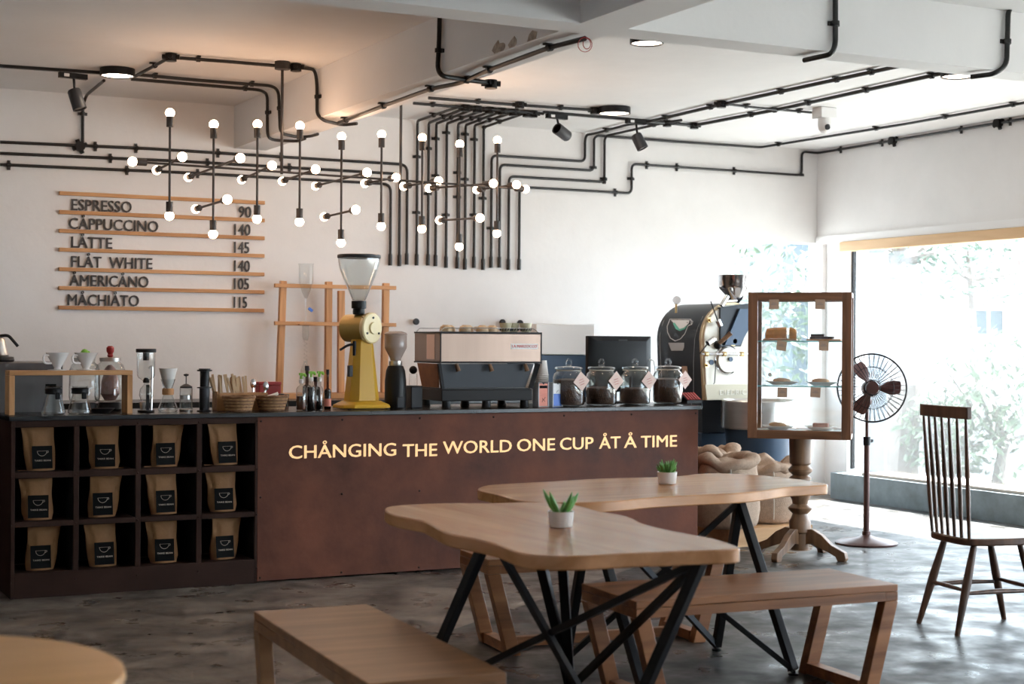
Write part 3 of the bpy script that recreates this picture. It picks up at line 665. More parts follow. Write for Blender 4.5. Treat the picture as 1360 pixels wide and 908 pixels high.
disc('lit round ceiling lamp beside the beam crossing', 859, 58, ZC, .10)
disc('lit round ceiling lamp at the right end of the beam conduit', 1272, 102, ZC, .11)
disc('black ring lamp on the ceiling between the two track spotlights', 816, 151, ZC, .125)
# security camera
p = aZ(1095, 150, ZC-.04); t = thing('security_camera', 'white dome security camera on the ceiling near the back right corner', 'camera', (p.x, p.y, ZC))
MB().bx(-.075,.075,-.06,.06,-.085,-.001).build('mount', 'white_paint', t, bevel=.006)
MB().lathe([(.055,0),(.058,-.05),(.05,-.09),(.03,-.115),(.0,-.125)], (0,-.01,-.08), 24).build('dome', 'white_paint', t)
MB().cyl((-.02,-.062,-.15),(-.028,-.075,-.165), .02, n=16).build('lens', 'dark_plastic', t)

# ================================================================== CHANDELIER
can = aZ(375, 86, ZC-.02); ZBAR = aY(369, 231, can.y).z
ba, bb = aZ(176, 214.5, ZBAR), aZ(698, 251, ZBAR); bd = (bb-ba).normalized()
t = thing('chandelier', 'long black linear chandelier of crossed rods with round globe bulbs', 'chandelier', (can.x, can.y, ZC))
MB().lathe([(.05,0),(.05,-.05),(.012,-.055)], can+Vector((0,0,.02)), 24).build('canopy', 'socket', t, world=True)
c2 = aZ(532, 214.5+(532-176)/522*36.5, ZBAR); c2 = ba+bd*(c2-ba).dot(bd)
MB().lathe([(.05,0),(.05,-.05),(.012,-.055)], (c2.x, c2.y, ZC), 24).build('canopy', 'socket', t, world=True)
cb = ba+bd*((can-ba).dot(bd)); 
MB().cyl((can.x,can.y,ZC-.04), (can.x,can.y,ZBAR), .0095, n=10).build('hanging_rod', 'socket', t, world=True)
MB().cyl((c2.x,c2.y,ZC-.04), c2, .0095, n=10).build('hanging_rod', 'socket', t, world=True)
GR, SL, SR = .0285, .065, .0215
def rod(a, b, name='rod'):     # a and b are the globe centres
    a, b = V(a), V(b); d = (b-a).normalized()
    r_ = MB().cyl(a+d*GR, b-d*GR, .0075, n=10).build(name, 'socket', t, world=True)
    for e, s_ in ((a, d), (b, -d)):
        k = MB().cyl(e+s_*(GR*.75), e+s_*(GR*.75+SL), SR, n=18).build('socket', 'socket', r_, world=True)
        MB().sph(e, GR, 20).build('bulb', 'bulb', r_, world=True)
rod(ba, bb, 'main_rod')
vr = [((226.3,150.4),(222.1,286.6)), ((286.2,165.8),(278.3,310.8)), ((343.3,165.4),(337.3,290.7)), ((399,167.5),(394.4,294.7)), ((452.5,181.6),(451.5,322.4)), ((506.6,178.8),(503.5,300.5)), ((560.5,183.3),(557.6,304)), ((610.6,191.8),(606.8,327.5)), ((659.3,186.4),(658.1,310))]
vpos = []
for (a, b) in vr:
    mx = (a[0]+b[0])/2; u = (mx-176)/(698-176); g = aZ(mx, 214.5+u*36.5, ZBAR); g = ba+bd*(g-ba).dot(bd)
    za, zb_ = aY(a[0], a[1], g.y).z, aY(b[0], b[1], g.y).z; s_ = .016
    q = Vector((g.x+bd.y*s_, g.y-bd.x*s_, 0)); rod((q.x, q.y, za), (q.x, q.y, zb_)); vpos.append(q)
cr_ = [((242.2,208.2),(208,226)), ((319.2,209.8),(250,235.5)), ((361.3,219.7),(321,238.5)), ((419.1,224.8),(375,240.5)), ((487.5,229),(419,247)), ((526,235.8),(484.5,243.5)), ((582.6,240),(536,247.5)), ((655.3,243.5),(569.5,250)), ((685.9,245.2),(633,252))]
for a, b in cr_:
    p, q = aZ(*a, ZBAR+.017), aZ(*b, ZBAR+.017); rod(p, q)
for a, b, i in (((301.9,264.8),(260,277.5),1), ((472.5,278.4),(430.5,288),4), ((637.6,289.4),(583.5,292.5),7)):
    v = vpos[i]; p = aY(a[0], a[1], v.y-.38); q = aY(b[0], b[1], v.y+.38); z_ = (p.z+q.z)/2
    rod((p.x, p.y, p.z), (q.x, q.y, q.z))
# ================================================================== THINGS ON THE WORKTOP
def K(px, y, z=None):
    p = aY(px, 545, y); return Vector((p.x, y, ZW+.001 if z is None else z)), sc_at((p.x, y, 1))
def PR(s, prof): return [(r*s, z*s) for r, z in prof]
# wooden riser with drippers and servers
yb0 = 8.93
a, s = K(12, yb0); b, _ = K(176, yb0)
t = thing('display_riser', 'low pale wooden bridge stand holding two white drippers at the counter left end', 'stand', ((a.x+b.x)/2, yb0+.07, ZW+.001))
hx = (b.x-a.x)/2; rh = .245
MB().bx(-hx, hx, -.07, .07, rh-.026, rh).build('shelf', 'pine_x', t, bevel=.002)
for s_ in (-1, 1): MB().bx(min(s_*hx, s_*(hx-.03)), max(s_*hx, s_*(hx-.03)), -.07, .07, 0, rh-.027).build('leg', 'pine', t, bevel=.002)
for i, px_ in enumerate((76, 114)):
    p, s = K(px_, yb0+.07, ZW+.001+rh)
    t = thing('coffee_dripper', 'white ceramic cone dripper on the wooden bridge stand, %s of the two' % ('left', 'right')[i], 'dripper', tuple(p), group='white ceramic drippers')
    MB().lathe([(.052,.0),(.054,.004),(.020,.006),(.018,.016)], n=28).build('base', 'ceramic', t)
    MB().shell([(.018,.014),(.022,.02),(.064,.098),(.066,.1)], n=28, th=.004).build('cone', 'ceramic', t)
    MB().tube(fillet([(-.048,-.02,.085),(-.085,-.03,.085),(-.08,-.03,.04),(-.035,-.01,.04)], .03), .006, 8).build('handle', 'ceramic', t)
for i, px_ in enumerate((71, 106)):
    p, s = K(px_, 8.98)
    t = thing('glass_server', 'clear glass coffee server with black collar under the wooden stand, %s of two' % ('left', 'right')[i], 'carafe', tuple(p), group='glass coffee servers')
    MB().shell([(.058,.0),(.066,.006),(.066,.014),(.040,.115),(.040,.150),(.044,.156)], n=28, th=.002).build('glass_body', 'glass', t, smooth=60)
    MB().lathe([(.0425,.112),(.048,.118),(.046,.130),(.049,.142),(.0425,.148)], n=28).build('collar', 'black_plastic', t)
    MB().bx(.0,.026,-.062,-.042,.085,.125).build('handle', 'black_plastic', t, bevel=.005)
    MB().lathe([(.0405,.05),(.0410,.052),(.0405,.054)], (0,0,0), 8).build('scale_mark', 'label_print', t) if 0 else None
p, s = K(134, 9.1)
tag(MB().lathe([(.05,0),(.075,.02),(.078,.024),(.07,.022),(.045,.006)], p, 28).build('tray', 'black_plastic'), 'shallow black dish on the worktop under the wooden stand', 'dish')
# beverage dispensers behind
for i, (px_, m_, lab) in enumerate(((112, 'green', 'large glass drink dispenser with a green cactus-shaped stopper'), (146, 'red', 'large glass drink dispenser with a red stopper'))):
    p, s = K(px_, 9.32); p = Vector((p.x, 9.32, ZW+.001))
    t = thing('drink_dispenser', lab, 'dispenser', tuple(p), group=None)
    MB().lathe([(.07,0),(.075,.012),(.065,.05),(.03,.052)], n=24).build('stand', 'black_metal', t)
    MB().shell([(.065,.053),(.085,.065),(.090,.09),(.088,.24),(.075,.272),(.058,.285),(.058,.29)], n=28, th=.002).build('glass_body', 'glass', t, smooth=60)
    MB().lathe([(.060,.291),(.062,.312),(.055,.315)], n=28).build('lid', 'steel', t)
    k = MB().cyl((0,-.086,.11),(0,-.12,.11),.009,n=12); k.cyl((0,-.115,.095),(0,-.115,.132),.007,n=12); k.bar((0,-.115,.135),(.02,-.115,.14),.008); k.build('tap', 'chrome', t)
    if m_ == 'green':
        k = MB().sph((0,0,.338),.024,12,(1,1,1.1)); k.sph((.022,0,.343),.010,8).sph((-.022,0,.336),.010,8); k.build('stopper', 'green', t)
    else:
        MB().lathe([(.012,.315),(.018,.325),(.014,.335),(.022,.35),(.022,.372),(.012,.382)], n=16).build('stopper', 'red', t)
        MB().lathe([(.03,.06),(.055,.10),(.05,.17),(.03,.25),(.01,.27)], n=20).build('fruit_infuser', 'pink_cake', t)
# steel machine and kettle on the left
p = aY(40, 500, 9.55); x1 = aY(84, 472, 9.3).x
t = thing('steel_machine', 'big brushed steel cabinet machine at the far left behind the counter', 'machine', (x1-.4, 9.6, .957))
MB().bx(-.6,.4,-.3,.3,0,.02).build('base', 'black_metal', t); MB().bx(-.6,.4,-.3,.3,.021,.325).build('housing', 'steel_dark', t, bevel=.008)
MB().bx(.30,.36,-.306,-.301,.17,.20).build('badge', 'label_black', t)
p, s = K(8, 9.45)
t = thing('gooseneck_kettle', 'steel gooseneck kettle on a black base at the left edge', 'kettle', (p.x-.06, 9.45, 1.284))
MB().lathe([(.10,0),(.105,.01),(.10,.028),(.09,.03)], n=28).build('heating_base', 'black_plastic', t)
MB().lathe([(.07,.031),(.075,.04),(.066,.07),(.064,.08),(.058,.115),(.05,.135),(.03,.142)], n=28).build('body', 'steel', t)
MB().lathe([(.03,.143),(.028,.15),(.008,.152),(.012,.165),(.0,.17)], n=20).build('lid', 'black_plastic', t)
MB().tube(fillet([(-.05,0,.12),(.02,0,.15),(.07,0,.155),(.10,0,.12),(.125,0,.09)], .02), .009, 10).build('handle', 'black_plastic', t)
# siphon brewer
p, s = K(194, 9.05)
t = thing('siphon_brewer', 'glass siphon brewer with black lid on a dark stand right of the wooden stand', 'siphon brewer', tuple(p))
MB().lathe([(.045,0),(.05,.004),(.048,.012),(.01,.014)], (0,0,0), 28).build('base', 'black_plastic', t)
MB().tube(fillet([(.03,0,.01),(.034,0,.2),(.034,0,.27),(.015,0,.255)], .015), .006, 8).build('stand_arm', 'steel', t)
MB().bar((.004,-.02,.01),(.004,-.02,.16),.016,.014).build('handle', 'black_plastic', t)
MB().shell([(.01,.06),(.03,.068),(.041,.10),(.036,.135),(.014,.16),(.013,.175)], (0,0,0), 24, .002).build('lower_globe', 'glass', t, smooth=60)
MB().shell([(.012,.175),(.02,.185),(.044,.2),(.052,.215),(.053,.345)], (-.002,0,0), 24, .002).build('upper_chamber', 'glass', t, smooth=60)
MB().lathe([(.012,.17),(.02,.172),(.016,.19),(.01,.2)], n=16).build('seal', 'black_plastic', t)
MB().lathe([(.056,.346),(.058,.35),(.058,.366),(.054,.368)], (-.002,0,0), 24).cyl((-.002,0,.30),(-.002,0,.345),.018).build('lid', 'black_plastic', t)
MB().lathe([(.012,.014),(.016,.03),(.02,.06),(.014,.062)], (-.02,.0,0), 14).build('burner', 'steel', t)
# chemex
p, s = K(223, 9.08)
t = thing('pour_over_carafe', 'hourglass glass carafe with wooden collar and white paper cone', 'carafe', tuple(p))
MB().shell([(.050,0),(.058,.008),(.052,.03),(.026,.10),(.024,.13),(.042,.19)], n=26, th=.002).build('glass_body', 'glass', t, smooth=60)
MB().lathe([(.030,.098),(.034,.104),(.034,.13),(.030,.136)], n=24).build('collar', 'pine', t)
MB().shell([(.004,.12),(.030,.165),(.052,.25),(.053,.254)], n=24, th=.002).build('paper_filter', 'paper', t)
# french press
p, s = K(247, 9.1)
t = thing('french_press', 'small glass plunger pot with thin knob right of the pour-over carafe', 'coffee press', tuple(p))
MB().shell([(.036,.004),(.037,.01),(.037,.13),(.039,.135)], n=24, th=.002).build('glass_body', 'glass', t, smooth=60)
MB().lathe([(.038,0),(.039,.01),(.035,.012)], n=24).build('base', 'steel', t); MB().lathe([(.034,.07),(.034,.095)], n=20).build('plunger', 'steel', t)
MB().lathe([(.036,.136),(.036,.146),(.012,.16),(.003,.162),(.003,.205),(.014,.21),(.016,.218),(.0,.222)], n=22).build('lid', 'dark_plastic', t)
# aeropress
p, s = K(271.5, 9.05)
t = thing('press_brewer', 'tall smoky grey cylindrical press brewer beside the box of wooden stirrers', 'coffee press', tuple(p))
MB().lathe([(.045,0),(.046,.006),(.030,.008),(.030,.02)], n=6).build('foot', 'dark_plastic', t)
MB().lathe([(.030,.02),(.030,.135),(.044,.137),(.044,.143),(.031,.144)], n=24).build('chamber', 'dark_plastic', t)
MB().lathe([(.027,.145),(.027,.235),(.044,.237),(.044,.245),(.034,.246),(.034,.252)], n=24).build('plunger', 'black_plastic', t)
# stirrer box
a, s = K(285, 9.12); b, _ = K(352, 9.12)
t = thing('stirrer_box', 'open bamboo box packed with wooden stirrers behind the wicker baskets', 'box', ((a.x+b.x)/2, 9.12, ZW+.001))
hx = (b.x-a.x)/2; mb = MB(); 
for q in ((-hx,hx,-.05,-.043,0,.105),(-hx,hx,.043,.05,0,.105),(-hx,-hx+.007,-.043,.043,0,.115),(hx-.007,hx,-.043,.043,0,.105),(-.004,.004,-.043,.043,0,.1),(-hx,hx,-.043,.043,0,.006)): mb.bx(*q)
mb.build('box_body', 'pine_x', t)
rd = random.Random(3)
for i in range(26):
    x = -hx+.02+rd.random()*(hx*1.15); y = rd.uniform(-.033,.033); l = rd.uniform(-.05,.01)
    MB().bar((x, y, .01), (x+l-.01, y+rd.uniform(-.01,.01), .20+rd.uniform(-.015,.02)), .012, .006, up=(0,1,0)).build('stirrer', 'stirrer_wood', t)
# wicker baskets
def basket(label, px_, y):
    p, s = K(px_, y); t = thing('wicker_basket', label, 'basket', tuple(p), group='wicker baskets on the worktop')
    mb = MB(); R0, R1, Hh = .068, .092, .085; n = 26
    for j in range(9):
        z = .006+j*Hh/9; r = R0+(R1-R0)*j/8
        pts = [((r+.006*(1 if (k+j)%2 else -1))*math.cos(2*PI*k/n), (r*.85+.006*(1 if (k+j)%2 else -1))*math.sin(2*PI*k/n), z) for k in range(n+1)]
        mb.cur = j%2; mb.tube(pts, .0048, 5)
    mb.build('weave', ['wicker', 'wicker_light'], t, smooth=70)
    mb = MB(); mb.tube([((R1+.002)*math.cos(2*PI*k/n), (R1*.85+.002)*math.sin(2*PI*k/n), Hh+.002+.002*math.sin(k*2.1)) for k in range(n+1)], .0075, 6); mb.build('rim', 'wicker', t)
    mb = MB(); mb.lathe([(.0,.004),(R0*.83,.004),(R0*.8,.0)], n=20); mb.build('bottom', 'wicker', t)
    return t
basket('round wicker basket in front of the stirrer box', 317, 8.96)
basket('round wicker basket with a white packet, right of the other basket', 361, 8.99)
p, s = K(361, 8.99)
o = MB().xf(Matrix()).prism([(-.06,-.03),(.03,-.035),(.05,.02),(-.01,.035)], .0, .012); o.xf(Matrix.Translation((p.x, p.y, ZW+.085)) @ Matrix.Rotation(-.35, 4, 'Y')); tag(o.build('paper_packet', 'paper'), 'white paper packet lying in the right wicker basket', 'packet')
# things behind the baskets
p, s = K(356, 9.3)
t = thing('storage_box', 'dark red box standing behind the wicker baskets', 'box', tuple(p)); MB().bx(-.07,.07,-.04,.04,0,.145).build('box_body', 'red', t, bevel=.004); MB().bx(-.072,.072,-.042,.042,.146,.165).build('lid', 'red', t, bevel=.003)
for i, (px_, h_, lab) in enumerate(((336, .175, 'steel scoop standing upright behind the baskets, left one'), (348, .155, 'steel scoop leaning right behind the baskets, right one'))):
    p, s = K(px_, 9.2); t = thing('steel_scoop', lab, 'scoop', tuple(p), group='steel scoops')
    MB().cyl((0,0,0),(.0+.02*i,0,h_*.75),.007,n=10).build('handle', 'chrome', t); MB().sph((.02*i+.004*i,0,h_*.9),.019,14,(1,.5,1.7)).build('bowl', 'chrome', t)
for i, (px_, hh, m_, lab) in enumerate(((372.5, .075, 'dark_plastic', 'small squat glass jar with black lid behind the right basket'), (379, .07, 'dark_plastic', 'small spice jar with black lid between basket and bottles'))):
    p, s = K(px_, 9.14+.03*i); t = thing('spice_jar', lab, 'jar', tuple(p)); MB().lathe([(.02,0),(.021,.005),(.021,hh)], n=18).build('jar_body', 'glass_smoke', t); MB().lathe([(.0225,hh+.001),(.0225,hh+.02),(.019,hh+.022)], n=18).build('lid', m_, t)
# bottles
def bottle(label, px_, y, r, hb, hn, m_, liquid, lh, spout=None, cap=None, nr=.011, lab=None):
    p, s = K(px_, y); t = thing('syrup_bottle', label, 'bottle', tuple(p), group='syrup bottles left of the yellow grinder')
    MB().shell([(r*.92,0),(r,.006),(r,hb*.85),(r*.75,hb*.95),(nr,hb),(nr,hn)], n=20, th=.0018).build('bottle_body', m_, t, smooth=60)
    if lh: MB().lathe([(r*.86,.004),(r*.93,.01),(r*.93,lh)], n=18).build('liquid', liquid, t)
    if lab: MB().lathe([(r+.0006,hb*.15),(r+.0008,hb*.16),(r+.0008,hb*.5),(r+.0006,hb*.51)], n=20).build('label', lab, t)
    if spout:
        MB().lathe([(nr*1.2,hn-.012),(nr*1.35,hn),(nr*1.1,hn+.012),(.005,hn+.016)], n=14).build('stopper', 'ceramic', t)
        k = MB().tube(fillet([(0,0,hn+.014),(-.002,0,hn+.035),(.02,0,hn+.044),(.026,0,hn+.028)], .012), [.008]*1+[.009]*13+[.005] if 0 else .008, 8); k.bx(-.014,.006,-.006,.006,hn+.036,hn+.05); k.build('spout', 'green', t)
    if cap: MB().cyl((0,0,hn-.01),(0,0,hn+.02),nr*1.25,n=14).build('cap', cap, t)
    return t
bottle('squat squeeze bottle of brown syrup with a green spout', 400, 9.0, .031, .15, .175, 'glass', 'syrup', .085, spout=1)
bottle('dark syrup bottle with a green spout, between the two others', 413, 9.0, .026, .155, .185, 'glass', 'dark_liquid', .14, spout=1)
bottle('clear slim bottle with a green spout, nearest the yellow grinder', 424, 9.03, .024, .145, .185, 'glass', 'dark_liquid', .05, spout=1)
bottle('tall dark wine-shaped bottle behind the syrup bottles', 407.5, 9.2, .028, .15, .245, 'glass_smoke', 'dark_liquid', .14, cap='dark_plastic')
bottle('slim dark bottle with long neck and small label beside the yellow grinder', 435, 9.05, .021, .13, .225, 'glass_smoke', 'dark_liquid', .12, cap='black_plastic', nr=.008, lab='card_pink')
bottle('black-glass bottle at the back of the syrup bottles', 419, 9.25, .03, .14, .175, 'glass_smoke', 'dark_liquid', .13, cap='black_plastic')
# cold drip tower hanging in the rack
yr2 = 11.60
p = aY(406, 430, yr2); s = sc_at(p)
t = thing('cold_drip_tower', 'tall faint glass cold-drip tower hanging in the wooden wall rack', 'cold brew tower', tuple(p))
MB().shell(PR(s,[(2,34),(6,44),(9.5,56),(9.5,78),(10.5,80)]), n=24, th=.002).build('upper_funnel', 'glass', t, smooth=60)
MB().cyl((0,0,.0),(0,0,34*s),.005,n=10).build('drip_tube', 'glass', t); MB().bar((.02,-.01,21*s),(.05,-.01,17*s),.02,.02).build('valve', 'card_blue', t)
MB().shell(PR(s,[(3,-22),(4.5,-16),(4.5,-1),(5,0)]), n=20, th=.002).build('coffee_chamber', 'glass', t, smooth=60)
mb = MB(); mb.tube([(.012*math.cos(k*.7),.012*math.sin(k*.7),-.125-.0035*k) for k in range(48)], .003, 5); mb.build('spiral_tube', 'glass', t)
MB().shell(PR(s,[(7,-78),(8,-72),(6,-60),(2.5,-52),(2.5,-49)]), n=20, th=.002).build('flask', 'glass', t, smooth=60)
MB().bar((-.06,0,-.004),(.06,0,-.004),.05,.006).build('bracket', 'pine_x', t)
# yellow shop grinder
p, s = K(480, 9.08)
t = thing('shop_grinder', 'tall yellow shop coffee grinder with a clear funnel hopper', 'grinder', tuple(p), 0)
t.rotation_euler.z = .08
def octo(w, d, c): return [(-w+c,-d),(w-c,-d),(w,-d+c),(w,d-c),(w-c,d),(-w+c,d),(-w,d-c),(-w,-d+c)]
def loft(mb, secs):
    n = len(secs[0]); vs = [q for sct in secs for q in sct]
    fs = [(i*n+k, i*n+(k+1)%n, (i+1)*n+(k+1)%n, (i+1)*n+k) for i in range(len(secs)-1) for k in range(n)]+[tuple(range(n-1,-1,-1)), tuple((len(secs)-1)*n+k for k in range(n))]
    return mb.add(vs, fs)
mb = loft(MB(), [[(x,y,z) for x,y in octo(w_,d_,c_)] for w_,d_,c_,z in ((.158,.13,.05,.006),(.16,.132,.05,.012),(.155,.127,.05,.026),(.105,.09,.03,.05))]); mb.build('base', 'yellow', t, bevel=.002)
mb = loft(MB(), [[(x,y,z) for x,y in octo(w_,d_,c_)] for w_,d_,c_,z in ((.102,.085,.045,.051),(.064,.058,.028,.40),(.058,.055,.026,.43))]); mb.build('column', 'yellow', t, bevel=.002)
for x in (-.13,.13): MB().cyl((x,-.1,0),(x,-.1,.006),.012).build('foot', 'dark_plastic', t)
gy_ = Matrix.Translation((.005,0,.50)) @ Matrix.Rotation(.42, 4, 'Z')
mb = MB(); mb.lathe([(.074,-.13),(.086,-.12),(.088,.045),(.082,.05)], (0,0,0), 40, axis=(0,-1,0)); mb.xf(gy_); mb.build('motor_housing', 'yellow_dark', t)
f = MB(); f.lathe([(.094,.05),(.096,.056),(.096,.075),(.088,.082),(.03,.083)], (0,0,0), 40, axis=(0,-1,0)); f.xf(gy_); f = f.build('face_plate', 'yellow_face', t)
mb = MB(); mb.lathe([(.036,.083),(.038,.086),(.034,.094),(.0,.095)], (0,0,0), 32, axis=(0,-1,0)); mb.xf(gy_); mb.build('hub', 'yellow_face', f)
for k in range(3):
    a_ = PI/2+k*2*PI/3; q = gy_ @ Vector((.064*math.cos(a_), -.0835, .064*math.sin(a_))); q2 = gy_ @ Vector((.064*math.cos(a_), -.088, .064*math.sin(a_))); MB().cyl(q, q2, .007, n=12).build('screw', 'black_metal', f)
for k in range(4):
    a_ = PI/4+k*PI/2; q = gy_ @ Vector((.094*math.cos(a_), -.06, .094*math.sin(a_))); MB().sph(q, .010, 10).build('lug', 'yellow_face', f)
MB().lathe([(.036,.585),(.038,.60),(.036,.62),(.046,.622),(.046,.668),(.03,.67)], (-.022,0,0), 28).build('collar', 'black_plastic', t)
MB().shell([(.040,.671),(.045,.68),(.118,.86),(.128,.905),(.129,.93)], (-.022,0,0), 40, .003).build('hopper', 'glass_jar', t, smooth=60)
MB().lathe([(.132,.932),(.135,.936),(.135,.952),(.128,.955),(.0,.956)], (-.022,0,0), 40).build('hopper_lid', 'dark_plastic', t)
MB().tube(fillet([(-.06,-.02,.40),(-.11,-.03,.395),(-.155,-.035,.37),(-.165,-.035,.365)], .03), .008, 8).build('lever', 'black_metal', t)
MB().cyl((-.065,-.03,.42),(-.065,-.03,.33),.011).build('chute', 'black_metal', t)
MB().bx(-.115,-.088,-.06,-.03,.20,.27).build('switch', 'dark_plastic', t, bevel=.004)
# small black grinder
p, s = K(525, 9.12)
t = thing('espresso_grinder', 'small black coffee grinder with smoky hopper left of the espresso machine', 'grinder', tuple(p))
MB().lathe([(.066,0),(.068,.01),(.068,.17),(.06,.235),(.048,.265),(.03,.266)], n=32).build('body', 'black_plastic', t)
MB().lathe([(.040,.266),(.042,.27),(.042,.295),(.036,.297)], n=28).build('collar', 'steel', t)
MB().lathe([(.032,.298),(.034,.31),(.068,.375),(.070,.385),(.070,.455),(.068,.458)], n=32).build('hopper', 'hopper_smoke', t)
MB().lathe([(.070,.459),(.072,.465),(.066,.474),(.04,.482),(.0,.484)], n=32).build('hopper_lid', 'hopper_smoke', t)
MB().bx(-.02,.03,-.075,-.06,.0,.07).build('spout', 'dark_plastic', t, bevel=.005)
# things between grinder and machine
p, s = K(548.5, 9.16); t = thing('salt_shaker', 'clear shaker with round black top left of the espresso machine', 'shaker', (p.x, p.y, p.z+.14))
p, s = K(548, 9.14); o = thing('knock_box', 'narrow dark grey box left of the espresso machine', 'box', tuple(p)); MB().bx(-.03,.045,-.05,.05,0,.132).build('box_body', 'dark_plastic', o, bevel=.004); MB().bx(-.032,.047,-.052,.052,.133,.139).build('lid', 'black_plastic', o, bevel=.002)
MB().lathe([(.026,0),(.028,.006),(.025,.075)], n=20).build('jar_body', 'glass', t); MB().sph((0,0,.098),.026,16).build('top', 'black_plastic', t)
# espresso machine
p, s = K(627, 9.2)
t = thing('espresso_machine', 'wide steel and black espresso machine seen from behind', 'espresso machine', tuple(p), 0)
t.rotation_euler.z = -.05; t.scale = (.955, 1, .93)
s = .00497
xl, xr = -.335, .405; y0_, y1_ = -.24, .23
for x in (-.27,.02,.30):
    for y in (-.19,.17): MB().lathe([(.034,0),(.03,.01),(.028,.045)], (x,y,0), 16).build('foot', 'black_metal', t)
MB().bx(xl+.02, xr-.06, y0_+.02, y1_, .046, .125).build('base', 'black_paint', t, bevel=.006)
MB().bx(xl+.03, xr-.07, y0_+.03, y1_-.02, .126, .134).build('drip_tray', 'dark_plastic', t)
b0 = [(xl+.05,.136),(xr-.10,.136),(xr-.05,.30),(xl+.0,.30)]
MB().extr([(x,y0_+.045 if z < .2 else y0_+.02,z) for x,z in b0], (0,.02,0)).build('back_panel', 'slate', t)
for x0, x1_ in ((xl+.03, xl+.0), (xr-.07, xr-.02)): MB().bar((x0,y0_+.03,.13),(x1_,y0_+.02,.302),.018,.03).build('side_frame', 'black_metal', t)
MB().extr([(xl+.02,y0_+.08,.136),(xl+.02,y1_-.1,.136),(xl,y1_-.06,.30),(xl,y0_+.05,.30)], (.008,0,0)).build('side_panel', 'orange_wood', t)
MB().bx(xl, xr, y0_, y1_, .303, .312).build('lower_trim', 'black_metal', t)
k = MB().bx(xl+.003, xr-.003, y0_+.003, y1_-.003, .3125, .508).build('upper_body', 'steel_brushed', t, bevel=.004)
for x in (xl, xr-.008): MB().bx(x, x+.008, y0_, y0_+.008, .312, .51).build('corner_trim', 'black_metal', t)
MB().bx(xl, xr, y0_, y1_, .5085, .519).build('top_trim', 'black_metal', t)
o = MB().bx(.175, .375, y0_-.0005, y0_+.0025, .402, .440).build('nameplate', 'plate_white', t)
text_mesh('print', 'LA MARZOCCO', 'ink_red', o, facing((.182, y0_-.0006, .413)), width=.184, height=.019, ext=.001, bold=.001)
MB().bx(xl-.0002, xl+.002, y0_+.10, y0_+.24, .33, .50).build('paper_note', 'paper_pink', t)['label'] = 'pale printed note'
for x, y in ((.28,-.03),(.02,-.05),(-.22,-.04)):
    MB().tube([(x, y0_+.0, .298), (x+.012, y0_-.01, .25)], [.012,.016], 10).build('portafilter_handle', 'turned_wood', t)
# rail of cup tray
mb = MB(); mb.tube(fillet([(xl+.01,y0_+.02,.519),(xl+.03,y0_+.02,.545),(xr-.05,y0_+.02,.545),(xr-.02,y0_+.02,.519)], .02), .003, 6); mb.tube(fillet([(xl+.01,y1_-.02,.519),(xl+.03,y1_-.02,.545),(xr-.05,y1_-.02,.545),(xr-.02,y1_-.02,.519)], .02), .003, 6); mb.build('cup_rail', 'chrome', t)
TM = t.matrix_basis.copy() if False else (Matrix.Translation(p) @ Matrix.Rotation(-.05, 4, 'Z'))
cup0 = None; nmz = ['first','second','third','fourth','fifth','sixth','seventh']
for i, (x, y) in enumerate(((-.255,-.14),(-.18,-.02),(-.12,-.15),(-.045,-.02),(.01,-.14),(.085,-.13),(-.02,.08))):
    q = TM @ Vector((x*.955, y, (.521*.93))); lab = 'tan cup upside down on the espresso machine, %s from the left' % nmz[i]
    if cup0: dup(cup0, q, i*.7, lab)
    else:
        cup0 = thing('espresso_cup', lab, 'cup', tuple(q), group='tan cups on the espresso machine')
        MB().lathe([(.040,0),(.041,.004),(.036,.03),(.022,.038),(.020,.042),(.0,.042)], n=28).build('cup_body', 'cup_tan', cup0)
        MB().tube(fillet([(.036,0,.03),(.055,0,.028),(.052,0,.012),(.039,0,.01)], .01), .0035, 6).build('handle', 'cup_tan', cup0)
g0 = None
for i, (x, y) in enumerate(((.20,-.10),(.275,-.06),(.35,-.10))):
    q = TM @ Vector((x*.955, y, (.521*.93))); lab = 'pale green glazed cup on the espresso machine, %s from the left' % nmz[i]
    if g0: dup(g0, q, i*.9, lab)
    else:
        g0 = thing('glazed_cup', lab, 'cup', tuple(q), group='pale green cups on the espresso machine')
        MB().shell([(.026,0),(.030,.006),(.040,.05),(.041,.058)], n=28, th=.004).build('cup_body', 'glaze_green', g0)
        k = MB()
        for a_ in range(12): k.bar((.034*math.cos(a_*PI/6),.034*math.sin(a_*PI/6),.008),(.0395*math.cos(a_*PI/6+.15),.0395*math.sin(a_*PI/6+.15),.026),.004,.004)
        k.build('glaze_marks', 'dark_plastic', g0)
# paper cups: two nested stacks
for j, (px_, y, n, rz_, lab) in enumerate(((717, 9.12, 16, .0, 'nested upside-down paper cup in the front stack by the espresso machine, number %s from the bottom'), (700, 9.42, 16, 0, 'nested upside-down paper cup in the leaning back stack, number %s from the bottom'))):
    p, s = K(px_+3, y); p.z += .004; first = None
    num = ['first','second','third','fourth','fifth','sixth','seventh','eighth','ninth','tenth','eleventh','twelfth','thirteenth','fourteenth','fifteenth','sixteenth']
    for k in range(n):
        q = p+Vector((0, 0, .013*k)); lb = lab.replace('number %s', num[k])
        if first: dup(first, q, k*.5, lb, 'paper cups stack')
        else:
            first = thing('paper_cup', lb, 'cup', tuple(q), group='paper cups stack')
            MB().lathe([(.041,0),(.043,.003),(.041,.006),(.040,.009),(.028,.10),(.026,.10),(.0,.099)], n=28).build('cup_body', 'paper', first)
            MB().ring((0,0,.003),(0,0,1),.042,.0022,28,6).build('rim', 'paper', first)
